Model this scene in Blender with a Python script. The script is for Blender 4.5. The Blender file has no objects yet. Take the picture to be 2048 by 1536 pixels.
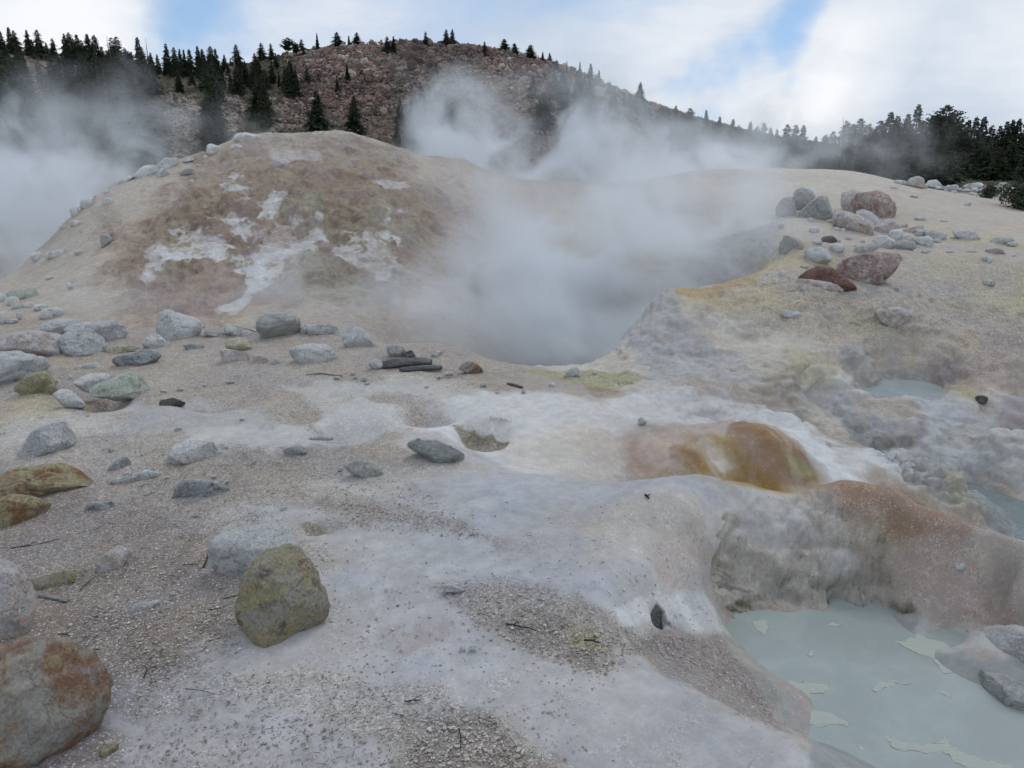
import bpy, bmesh, math, random
import numpy as np
from mathutils import Vector, Matrix
R = math.radians
sc = bpy.context.scene
col = sc.collection
# ------------------------------------------------------------------ camera
W0, H0, F = 2048.0, 1536.0, 1577.0          # photo size and focal length in photo pixels
PITCH, EYE = R(15.5), 2.6
cp, sp = math.cos(PITCH), math.sin(PITCH)
cam_d = bpy.data.cameras.new("camera"); cam = bpy.data.objects.new("camera", cam_d); col.objects.link(cam)
cam.location = (0, 0, EYE); cam.rotation_euler = (R(90) - PITCH, 0, 0)
cam_d.sensor_width = 36; cam_d.lens = F / W0 * 36; cam_d.clip_start = 0.05; cam_d.clip_end = 6000
sc.camera = cam
# ------------------------------------------------------------------ light
SUN_EL, SUN_AZ = R(52), R(28)               # azimuth measured from +Y towards +X: high, behind the hill, a little to the right
sun_dir = Vector((math.sin(SUN_AZ) * math.cos(SUN_EL), math.cos(SUN_AZ) * math.cos(SUN_EL), math.sin(SUN_EL)))
sd = bpy.data.lights.new("sun", 'SUN'); sd.energy = 0.75; sd.angle = R(16); sd.color = (1, .965, .91)
so = bpy.data.objects.new("sun", sd); col.objects.link(so)
so.rotation_euler = (-sun_dir).to_track_quat('-Z', 'Y').to_euler()
sc.view_settings.view_transform = 'Standard'; sc.view_settings.look = 'None'
sc.view_settings.exposure = 0.0; sc.view_settings.gamma = 1
sc.cycles.use_denoising = True; sc.cycles.use_adaptive_sampling = True; sc.cycles.adaptive_threshold = .03; sc.cycles.adaptive_min_samples = 20
sc.cycles.volume_step_rate = 1.0; sc.cycles.volume_max_steps = 40; sc.cycles.volume_bounces = 3
sc.cycles.max_bounces = 6; sc.cycles.diffuse_bounces = 2; sc.cycles.transparent_max_bounces = 12

# small node helper
class NT:
    def __init__(s, tree): s.t = tree; s.n = tree.nodes; s.l = tree.links
    def add(s, typ, **kw):
        n = s.n.new(typ)
        for k, v in kw.items(): setattr(n, k, v)
        return n
    def put(s, sock, v):
        if v is None: return
        if isinstance(v, bpy.types.NodeSocket): s.l.new(v, sock)
        else:
            if hasattr(sock, 'default_value') and sock.type == 'RGBA' and len(v) == 3: v = (*v, 1)
            sock.default_value = v
    def math(s, op, a, b=None, c=None, clamp=False):
        n = s.add('ShaderNodeMath', operation=op, use_clamp=clamp)
        s.put(n.inputs[0], a); s.put(n.inputs[1], b); s.put(n.inputs[2], c); return n.outputs[0]
    def vmath(s, op, a, b=None, c=None):
        n = s.add('ShaderNodeVectorMath', operation=op)
        s.put(n.inputs[0], a); s.put(n.inputs[1], b); s.put(n.inputs[2], c)
        return n.outputs['Value'] if op in ('DOT_PRODUCT', 'LENGTH', 'DISTANCE') else n.outputs[0]
    def scale(s, v, f):
        n = s.add('ShaderNodeVectorMath', operation='SCALE'); s.put(n.inputs[0], v); s.put(n.inputs['Scale'], f); return n.outputs[0]
    def noise(s, vec, scale, detail=4, rough=.55, dist=0.0, color=False):
        n = s.add('ShaderNodeTexNoise'); s.put(n.inputs['Vector'], vec)
        n.inputs['Scale'].default_value = scale; n.inputs['Detail'].default_value = detail
        n.inputs['Roughness'].default_value = rough; n.inputs['Distortion'].default_value = dist
        return n.outputs['Color'] if color else n.outputs['Fac']
    def vor(s, vec, scale, out='Distance', feature='F1', rand=1.0):
        n = s.add('ShaderNodeTexVoronoi', feature=feature); s.put(n.inputs['Vector'], vec)
        n.inputs['Scale'].default_value = scale; n.inputs['Randomness'].default_value = rand
        return n.outputs[out]
    def ramp(s, f, lo, hi, a=0.0, b=1.0, smooth=True):
        n = s.add('ShaderNodeMapRange', interpolation_type='SMOOTHSTEP' if smooth else 'LINEAR')
        s.put(n.inputs[0], f)
        for i, v in enumerate((lo, hi, a, b)): s.put(n.inputs[i + 1], v)
        return n.outputs[0]
    def mix(s, f, a, b, mode='MIX'):
        n = s.add('ShaderNodeMix', data_type='RGBA', blend_type=mode)
        s.put(n.inputs[0], f); s.put(n.inputs[6], a); s.put(n.inputs[7], b); return n.outputs[2]

# ------------------------------------------------------------------ world: Nishita blue with broken cloud over it
def pdir(u, v):                              # the direction a photo pixel looks along
    a, b = (u - W0 / 2) / F, -(v - H0 / 2) / F
    return Vector((a, cp + b * sp, -sp + b * cp)).normalized()
def build_world():
    w = bpy.data.worlds.new("World"); sc.world = w; w.use_nodes = True
    t = NT(w.node_tree); t.n.clear()
    out = t.add('ShaderNodeOutputWorld'); bg = t.add('ShaderNodeBackground'); bg.inputs['Strength'].default_value = 0.1
    t.l.new(bg.outputs[0], out.inputs[0])
    sky = t.add('ShaderNodeTexSky', sky_type='NISHITA', sun_disc=False)
    sky.sun_elevation = SUN_EL; sky.sun_rotation = SUN_AZ; sky.altitude = 2400; sky.air_density = 1.0; sky.dust_density = 0.6; sky.ozone_density = 1.5
    d = t.add('ShaderNodeTexCoord').outputs['Generated']
    sep = t.add('ShaderNodeSeparateXYZ'); t.put(sep.inputs[0], d)
    # stretch so that clouds flatten towards the horizon
    zc = t.math('ADD', t.math('ABSOLUTE', sep.outputs[2]), 0.22)
    comb = t.add('ShaderNodeCombineXYZ')
    t.put(comb.inputs[0], t.math('DIVIDE', sep.outputs[0], zc)); t.put(comb.inputs[1], t.math('DIVIDE', sep.outputs[1], zc)); t.put(comb.inputs[2], t.math('MULTIPLY', sep.outputs[2], 2.0))
    q = comb.outputs[0]
    wv = t.vmath('ADD', d, t.scale(t.vmath('SUBTRACT', t.noise(d, 5, 4, .6, color=True), (.5, .5, .5)), 0.16))
    def blob(u, v, ang, p=1.0, el=None):      # soft cap round a direction; 'el' stretches it along a slope
        c = pdir(u, v)
        dv = t.vmath('SUBTRACT', wv, tuple(c))
        if el:
            k, th = el; ax = Vector((math.cos(th), 0, math.sin(th)))
            along = t.vmath('DOT_PRODUCT', dv, tuple(ax))
            dv = t.vmath('SUBTRACT', dv, t.scale(tuple(ax), t.math('MULTIPLY', along, 1 - 1 / k)))
        return t.ramp(t.vmath('LENGTH', dv), 0.0, ang, p, 0.0)
    blue = None
    for b in [(1500, 85, .055, .85, (3.6, R(24))), (1400, 140, .038, .55, (4, R(20))), (1555, 150, .03, .4, (2.5, R(30))), (400, 15, .11, .8), (330, 95, .08, .5), (1400, 232, .03, .45), (1290, 150, .05, .25), (950, -500, .5, .7), (-900, -200, .5, .6), (2000, -900, .4, .5)]:
        o = blob(*b); blue = o if blue is None else t.math('MAXIMUM', blue, o)
    n1 = t.noise(q, 1.6, 8, .62, .3); n2 = t.noise(q, 4.5, 6, .6)
    cover = t.ramp(t.math('SUBTRACT', t.math('MULTIPLY_ADD', n1, .8, .48), blue), 0.12, .78)
    bright = None
    for b in [(1690, 150, .12, 1.0, (2.2, R(48))), (1560, 215, .11, .85, (2, R(25))), (1740, 70, .07, .9), (60, 10, .22, 1.0), (1330, 200, .05, .6), (1400, 20, .10, .5, (2, R(15))), (2010, 90, .14, .6), (620, 60, .2, .3)]:
        o = blob(*b); bright = o if bright is None else t.math('MAXIMUM', bright, o)
    dark = None
    for b in [(1820, 150, .11, .8, (1.6, R(70))), (1870, 260, .16, .8), (1000, 120, .22, .5), (1160, 30, .13, .4), (1650, 330, .15, .6), (1750, -200, .3, .5)]:
        o = blob(*b); dark = o if dark is None else t.math('MAXIMUM', dark, o)
    lev = t.math('ADD', t.math('MULTIPLY_ADD', n1, .35, .45), t.math('MULTIPLY', t.math('SUBTRACT', n2, .5), .18))
    lev = t.math('ADD', lev, t.math('MULTIPLY', bright, .42))
    lev = t.math('SUBTRACT', lev, t.math('MULTIPLY', dark, .22), clamp=True)
    cr = t.add('ShaderNodeValToRGB'); t.put(cr.inputs[0], lev)
    e = cr.color_ramp.elements; e[0].position = .2; e[0].color = (.43, .50, .60, 1); e[1].position = 1.0; e[1].color = (.97, .98, 1.0, 1)
    m = e.new(.62); m.color = (.66, .73, .83, 1)
    cl = t.scale(cr.outputs[0], 10.0)
    blue_sky = t.mix(.6, sky.outputs[0], (3.9, 5.9, 8.8))
    skyc = t.mix(t.math('MULTIPLY', cover, .97), blue_sky, cl)
    t.put(bg.inputs['Color'], skyc)
build_world()

# ------------------------------------------------------------------ number crunching helpers
def _hash(ix, iy, iz, seed):
    h = (ix.astype(np.int64) * 374761393 + iy.astype(np.int64) * 668265263 + iz.astype(np.int64) * 2147483647 + seed * 1274126177) & 0xFFFFFFFF
    h = ((h ^ (h >> 13)) * 1274126177) & 0xFFFFFFFF
    return ((h ^ (h >> 16)) & 0xFFFFFF).astype(np.float32) / 8388607.5 - 1.0
def vnoise(x, y, z=None, seed=0):
    if z is None:
        x0 = np.floor(x); y0 = np.floor(y); fx = x - x0; fy = y - y0
        fx = fx * fx * fx * (fx * (fx * 6 - 15) + 10); fy = fy * fy * fy * (fy * (fy * 6 - 15) + 10)
        zz = np.zeros_like(x0)
        a = _hash(x0, y0, zz, seed); b = _hash(x0 + 1, y0, zz, seed); c = _hash(x0, y0 + 1, zz, seed); d = _hash(x0 + 1, y0 + 1, zz, seed)
        return (a + (b - a) * fx) * (1 - fy) + (c + (d - c) * fx) * fy
    x0 = np.floor(x); y0 = np.floor(y); z0 = np.floor(z); fx = x - x0; fy = y - y0; fz = z - z0
    fx = fx * fx * (3 - 2 * fx); fy = fy * fy * (3 - 2 * fy); fz = fz * fz * (3 - 2 * fz)
    def pl(k):
        a = _hash(x0, y0, z0 + k, seed); b = _hash(x0 + 1, y0, z0 + k, seed); c = _hash(x0, y0 + 1, z0 + k, seed); d = _hash(x0 + 1, y0 + 1, z0 + k, seed)
        return (a + (b - a) * fx) * (1 - fy) + (c + (d - c) * fx) * fy
    p, q = pl(0), pl(1)
    return p + (q - p) * fz
def fbm(x, y, z=None, s=1.0, o=4, seed=0, rough=.5, ridged=False):
    t = 0; a = 1.0; n = 0; c, d = math.cos(.6), math.sin(.6)
    x = x / s; y = y / s; z = None if z is None else z / s
    for k in range(o):
        v = vnoise(x, y, z, seed + k * 17)
        if ridged: v = 1 - 2 * np.abs(v)
        t = t + a * v; n += a; a *= rough
        x, y = (x * c - y * d) * 2.03 + 3.1, (x * d + y * c) * 2.03 + 1.7
        if z is not None: z = z * 2.03 + .7
    return t / n
def sstep(v, a, b):
    t = np.clip((v - a) / (b - a), 0, 1); return t * t * (3 - 2 * t)

# ------------------------------------------------------------------ the lie of the land: thin plate spline through surveyed points
def ray(u, v):
    a, b = (u - W0 / 2) / F, -(v - H0 / 2) / F
    return np.array([a, cp + b * sp, -sp + b * cp])
PZ = """0 1530 0;300 1530 0;600 1530 0;900 1530 0;1200 1530 -.03;1400 1530 -.06;1640 1532 -.12;0 1750 0;500 1750 0;1000 1750 0;1500 1750 -.08
1090 1160 .03;1200 1245 .02;1300 1343 -.02;1400 1393 -.05;1500 1450 -.08;1250 1235 -.1;1300 1290 -.24;1350 1262 -.34;1400 1330 -.42;1500 1400 -.58;1560 1450 -.64;1620 1490 -.72
1450 1230 -.74;1480 1290 -.75;1540 1350 -.76;1610 1390 -.77;1590 1450 -.76;1600 1500 -.78;1650 1300 -.95;1800 1400 -1;1900 1300 -.9;1700 1250 -.88;2048 1500 -1;1750 1500 -1.05;1900 1530 -1.05
1840 1256 -.76;1900 1312 -.75;2040 1348 -.76;1950 1270 -.71;2048 1250 -.68;1980 1310 -.735
1500 1214 -.76;1600 1217 -.76;1700 1213 -.76;1780 1216 -.76;1840 1240 -.72;1500 1130 -.51;1600 1110 -.45;1700 1100 -.39;1780 1140 -.53
1500 1030 -.2;1600 1040 -.24;1400 1050 -.08;1300 1050 -.02;1200 1050 0;1100 1050 .02;1300 1150 -.1;1400 1150 -.32;1350 1205 -.32;1430 1215 -.62;1240 1180 -.05
1000 940 0;1100 955 .0;1200 960 0;1300 955 .02;1400 948 .03;1500 972 -.05;1590 988 -.12;1680 962 -.02;1740 968 -.01;1800 985 -.04;1900 1030 -.1;2000 1090 -.2;2046 1135 -.28
1750 1050 -.2;1850 1100 -.31;1950 1150 -.42;1850 1190 -.6;2000 1215 -.66;1900 1235 -.72;1700 1020 -.14
1300 940 -.27;1400 925 -.25;1500 955 -.36;1600 970 -.4;1250 880 -.1;1350 855 -.03;1450 846 0;1530 850 -.01;1600 890 -.12;1640 938 -.3;1400 895 -.07;1500 900 -.1;1570 930 -.22;1300 890 -.1
1400 812 -.07;1460 826 -.1;1330 770 .05;1450 782 .05;1550 822 -.05;1640 870 -.2;1700 893 -.3;1740 905 -.31;1800 900 -.3;1900 928 -.36;1950 990 -.55;1650 918 -.3;1700 958 -.4;1780 960 -.4;1850 960 -.42;1880 1005 -.62;1560 850 -.08
1980 1010 -.95;2048 1080 -.97;1965 990 -.93;2030 1010 -.95;1700 830 -.42;1800 860 -.5;1900 890 -.58;1950 945 -.8;1600 785 -.2;1650 803 -.36
1800 795 -.28;1700 770 -.27;1900 782 -.27;1800 778 -.42;1850 778 -.4;1760 775 -.4;1750 740 -.15;1720 690 .05;1800 690 .05;1900 718 0;1950 753 -.1;1850 742 -.2;1680 738 0;1600 735 .05;1660 700 .1;2000 780 -.18;2048 790 -.2;1950 802 -.28;1700 810 -.36;1600 760 -.03
1500 700 .1;1400 720 .05;1300 735 0;1350 660 .3;1400 650 .35;1310 600 .5;1290 640 .3;1250 690 .05;1200 718 -.1;1050 732 -.08;1150 738 -.08
1500 600 .6;1700 600 .57;1900 600 .5;2048 600 .45;1600 650 .33;1800 650 .3;2048 680 .15;2048 740 0;1400 590 .62
800 692 -.1;900 692 -.1;950 706 -.12;1000 724 -.12
0 640 0;100 642 0;300 640 0;500 640 0;700 650 0;0 700 0;300 720 0;600 700 0;900 740 .02;0 800 0;300 800 0;500 800 0;700 800 .05;900 800 .08;0 900 0;300 900 .02;600 900 .02;800 900 .03;900 920 .0;0 1000 0;300 1000 0;600 1000 .02;900 1000 .04;0 1150 0;300 1150 0;600 1150 .0;900 1150 .04;0 1300 0;300 1300 0;600 1300 .0;900 1300 .03;1000 1400 .02;1150 1350 .02;1000 760 .05;1200 760 0;1200 810 .03;1100 800 .1;1100 870 -.0;1100 925 -.12;1200 870 -.02;1200 930 -.16;1000 860 .03;1000 905 -.04"""
PY = """2048 550 13.4;1900 550 13.5;1700 545 13.7;1600 500 16;1800 500 16;2048 500 15.8;1650 450 19;1850 450 19;2048 455 18;1700 400 22.5;1900 410 22.5;2048 424 23
1370 352 27;1450 345 27;1600 342 27.5;1720 345 27.5;1800 365 28;1900 385 28;1550 400 23.5;1450 380 25.5
1400 575 12.9;1500 552 13.6;1540 515 15;1560 475 16.7;1575 440 18.5;1500 470 19.5;1450 420 22.5;1400 400 24.5
1100 500 22;1100 430 25;1050 362 28;1150 366 28;1250 372 28;1000 350 28;920 318 27.5;850 312 27;1100 570 19;1100 640 17;1250 500 21;1300 430 25;1250 560 17;950 500 20;950 420 23;950 580 17;950 640 15.2
500 560 15.3;500 480 17.5;500 400 20;550 330 23;600 267 26;700 265 26;750 278 26.3;800 298 26.6;520 268 25.3;480 275 25;420 300 24.5;350 320 24;250 355 23;200 390 22;150 430 21;100 480 20;50 540 18.5;0 592 17
300 500 17.3;300 420 20;200 560 15.5;400 350 22.5;700 400 20;700 480 17.5;700 560 15.5;700 330 23;800 400 21;800 500 18;820 600 15;850 640 14.2;600 620 13.9;100 590 15;400 600 14.3;200 500 18.2"""
PH = """1200 6.75 -.2;1400 6.8 -.28;1500 6.72 -.38;1600 6.7 -.42;1000 6.9 -.08;1740 6.75 -.5;1850 6.2 -.6;1950 5.9 -.8;1500 9.4 -.08;1600 8.9 -.36;1700 8.5 -.5;1800 8.2 -.6;1900 8.1 -.75;1420 8.35 -.12;1350 8.3 -.1
1960 9.55 -.38;2048 9.6 -.36;2000 9.1 -.6;1920 8.8 -.6;2048 8.6 -.38;1980 8.6 -.4;2000 8.3 -.7
900 13.2 -.7;1000 12.6 -.9;1150 11.9 -.7;800 13.5 -.45;1100 14.5 -1.2;1250 13 -.95;1330 13.8 -.6;1400 14.3 -.3;1500 15.2 .1;1000 15 -1.0;1200 15.5 -1.1;1420 16 -.3;1180 12.4 -.9;1060 13.4 -1.1
600 30 3.0;600 45 1;700 32 2.6;800 31 2.2;480 29 2.2;350 28 1.3;200 27 .5;100 25 0;0 21 -.8;-150 19 -1;200 40 0;0 40 0;900 32 2.2;900 45 .5;1100 33 1.4;1300 33 1.5;1500 34 2.0;1700 34 2.0;1900 33 1.4;2048 30 1.4;1300 45 .8;1600 45 1.0;2048 45 1.0
-900 3 0;-900 6 0;-900 10 0;-900 16 -.5;-900 30 -.6;-900 45 0;-300 3 0;-300 6 0;-300 10 0;-300 14 0;-300 20 -.7;-300 35 0;2400 3 -.8;2400 4.5 -1;2400 6 -.6;2400 8 -1;2400 10 -.3;2400 14 .5;2400 20 1.1;2400 30 1.2;3000 3 -.5;3000 6 -.6;3000 10 -.2;3000 16 .6;3000 30 1.1;3000 45 1;2250 5 -.5;2200 7 -.9;2200 4 -1
0 65 0;400 70 .5;800 75 .5;1200 70 .8;1600 65 1.2;2048 60 1.2;2700 60 1.2;-600 60 0;0 85 4;400 88 4;800 90 4;1200 88 3;1500 85 1.6;2048 90 1.6
-900 90 5;-900 160 26;-400 160 27;-900 300 24;3000 120 2;3000 300 5;2048 150 3;2048 300 6;1600 110 1.8;1500 100 1.6;1400 110 3;1600 250 8
0 115 12.5;0 150 22;400 118 13;800 125 12;1200 120 9
0 240 21;400 240 21;800 240 25;1200 240 20;0 500 18;800 500 20;1400 400 14;2048 700 10;0 900 15;1000 900 15;-900 900 15;3000 900 10;2400 200 5"""
PC = """0 150 160;120 148 160;250 150 160;400 145 165;520 122 170;600 106 172;650 98 176;735 86 180;780 84 182;830 84 182;900 85 182;950 92 182;1000 102 182;1050 114 181;1100 130 180;1180 160 177;1230 192 174;1280 232 170;1340 262 160;1400 282 150;1500 302 145;1600 315 140;500 230 125;700 230 125;900 230 128;1050 240 128;700 160 150;900 150 153;1100 190 152"""
cpts = []
def rows(s): return [[float(q) for q in r.split()] for l in s.splitlines() for r in l.split(';') if r.strip()]
for u, v, z in rows(PZ):
    d = ray(u, v); k = (z - EYE) / d[2]; cpts.append((d[0] * k, d[1] * k, z))
for u, v, Y in rows(PY) + rows(PC):
    d = ray(u, v); k = Y / d[1]; cpts.append((d[0] * k, Y, EYE + d[2] * k))
for u, Y, z in rows(PH):
    dep = Y * cp - (z - EYE) * sp; cpts.append(((u - W0 / 2) / F * dep, Y, z))
cpts = np.array(cpts)
def AL(x, y): return np.arctan2(x, y), .5 * np.log(x * x + y * y)
class TPS:
    def __init__(s, X, Y, Z, lam=2e-5):
        n = len(X); s.X, s.Y = X, Y
        r2 = (X[:, None] - X) ** 2 + (Y[:, None] - Y) ** 2
        K = .5 * r2 * np.log(r2 + 1e-12); K[np.arange(n), np.arange(n)] = lam
        P = np.c_[np.ones(n), X, Y]
        A = np.block([[K, P], [P.T, np.zeros((3, 3))]])
        s.w = np.linalg.solve(A, np.r_[Z, 0, 0, 0])
    def __call__(s, a, b):
        sh = a.shape; a = a.ravel().astype(np.float32); b = b.ravel().astype(np.float32); out = np.empty(a.size)
        n = len(s.X); w = s.w[:n].astype(np.float32); X = s.X.astype(np.float32); Yv = s.Y.astype(np.float32)
        for i in range(0, a.size, 60000):
            aa, bb = a[i:i + 60000, None], b[i:i + 60000, None]
            r2 = (aa - X) ** 2 + (bb - Yv) ** 2 + 1e-12
            out[i:i + 60000] = (.5 * r2 * np.log(r2)) @ w + s.w[n] + s.w[n + 1] * aa[:, 0] + s.w[n + 2] * bb[:, 0]
        return out.reshape(sh)
ca, cl_ = AL(cpts[:, 0], cpts[:, 1])
# heights are interpolated relative to distance so that near relief stays fine and far relief broad
tps = TPS(ca, cl_, cpts[:, 2] / np.exp(cl_))
def height(x, y):
    a, l = AL(x, y)
    return tps(a, l) * np.exp(l)
_ta = np.linspace(-1.36, 1.36, 900); _tl = np.linspace(math.log(1.4), math.log(2700), 1300)
_TA, _TL = np.meshgrid(_ta, _tl); _TZ = tps(_TA, _TL)
def hfast(x, y):                             # the same surface from a table
    a, l = AL(x, y); fa = np.clip((a - _ta[0]) / (_ta[1] - _ta[0]), 0, 898.999); fl = np.clip((l - _tl[0]) / (_tl[1] - _tl[0]), 0, 1298.999)
    i = fa.astype(int); j = fl.astype(int); fa = fa - i; fl = fl - j
    z = (_TZ[j, i] * (1 - fa) + _TZ[j, i + 1] * fa) * (1 - fl) + (_TZ[j + 1, i] * (1 - fa) + _TZ[j + 1, i + 1] * fa) * fl
    return z * np.exp(l)
# march table over distance
_L = np.exp(np.concatenate([np.linspace(math.log(1.9), math.log(48), 420), np.linspace(math.log(49), math.log(400), 160)]))
def hits(pts):
    """where the sight lines of photo pixels meet the land: world points"""
    pts = np.array(pts, float)
    if len(pts) > 4000: return np.concatenate([hits(pts[i:i + 4000]) for i in range(0, len(pts), 4000)])
    D = np.array([ray(u, v) for u, v in pts])
    Dn = D / np.hypot(D[:, 0], D[:, 1])[:, None]
    x = Dn[:, 0:1] * _L; y = Dn[:, 1:2] * _L; z = EYE + Dn[:, 2:3] * _L
    h = hfast(x, y); below = z < h
    idx = np.where(below.any(1), below.argmax(1), len(_L) - 1); idx = np.maximum(idx, 1)
    i = np.arange(len(pts)); e1 = (z - h)[i, idx]; e0 = (z - h)[i, idx - 1]
    t = np.where(below.any(1), e0 / (e0 - e1 + 1e-9), 1.0)
    L = _L[idx - 1] + (_L[idx] - _L[idx - 1]) * np.clip(t, 0, 1)
    X = Dn[:, 0] * L; Y = Dn[:, 1] * L
    return np.c_[X, Y, EYE + Dn[:, 2] * L]
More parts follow.
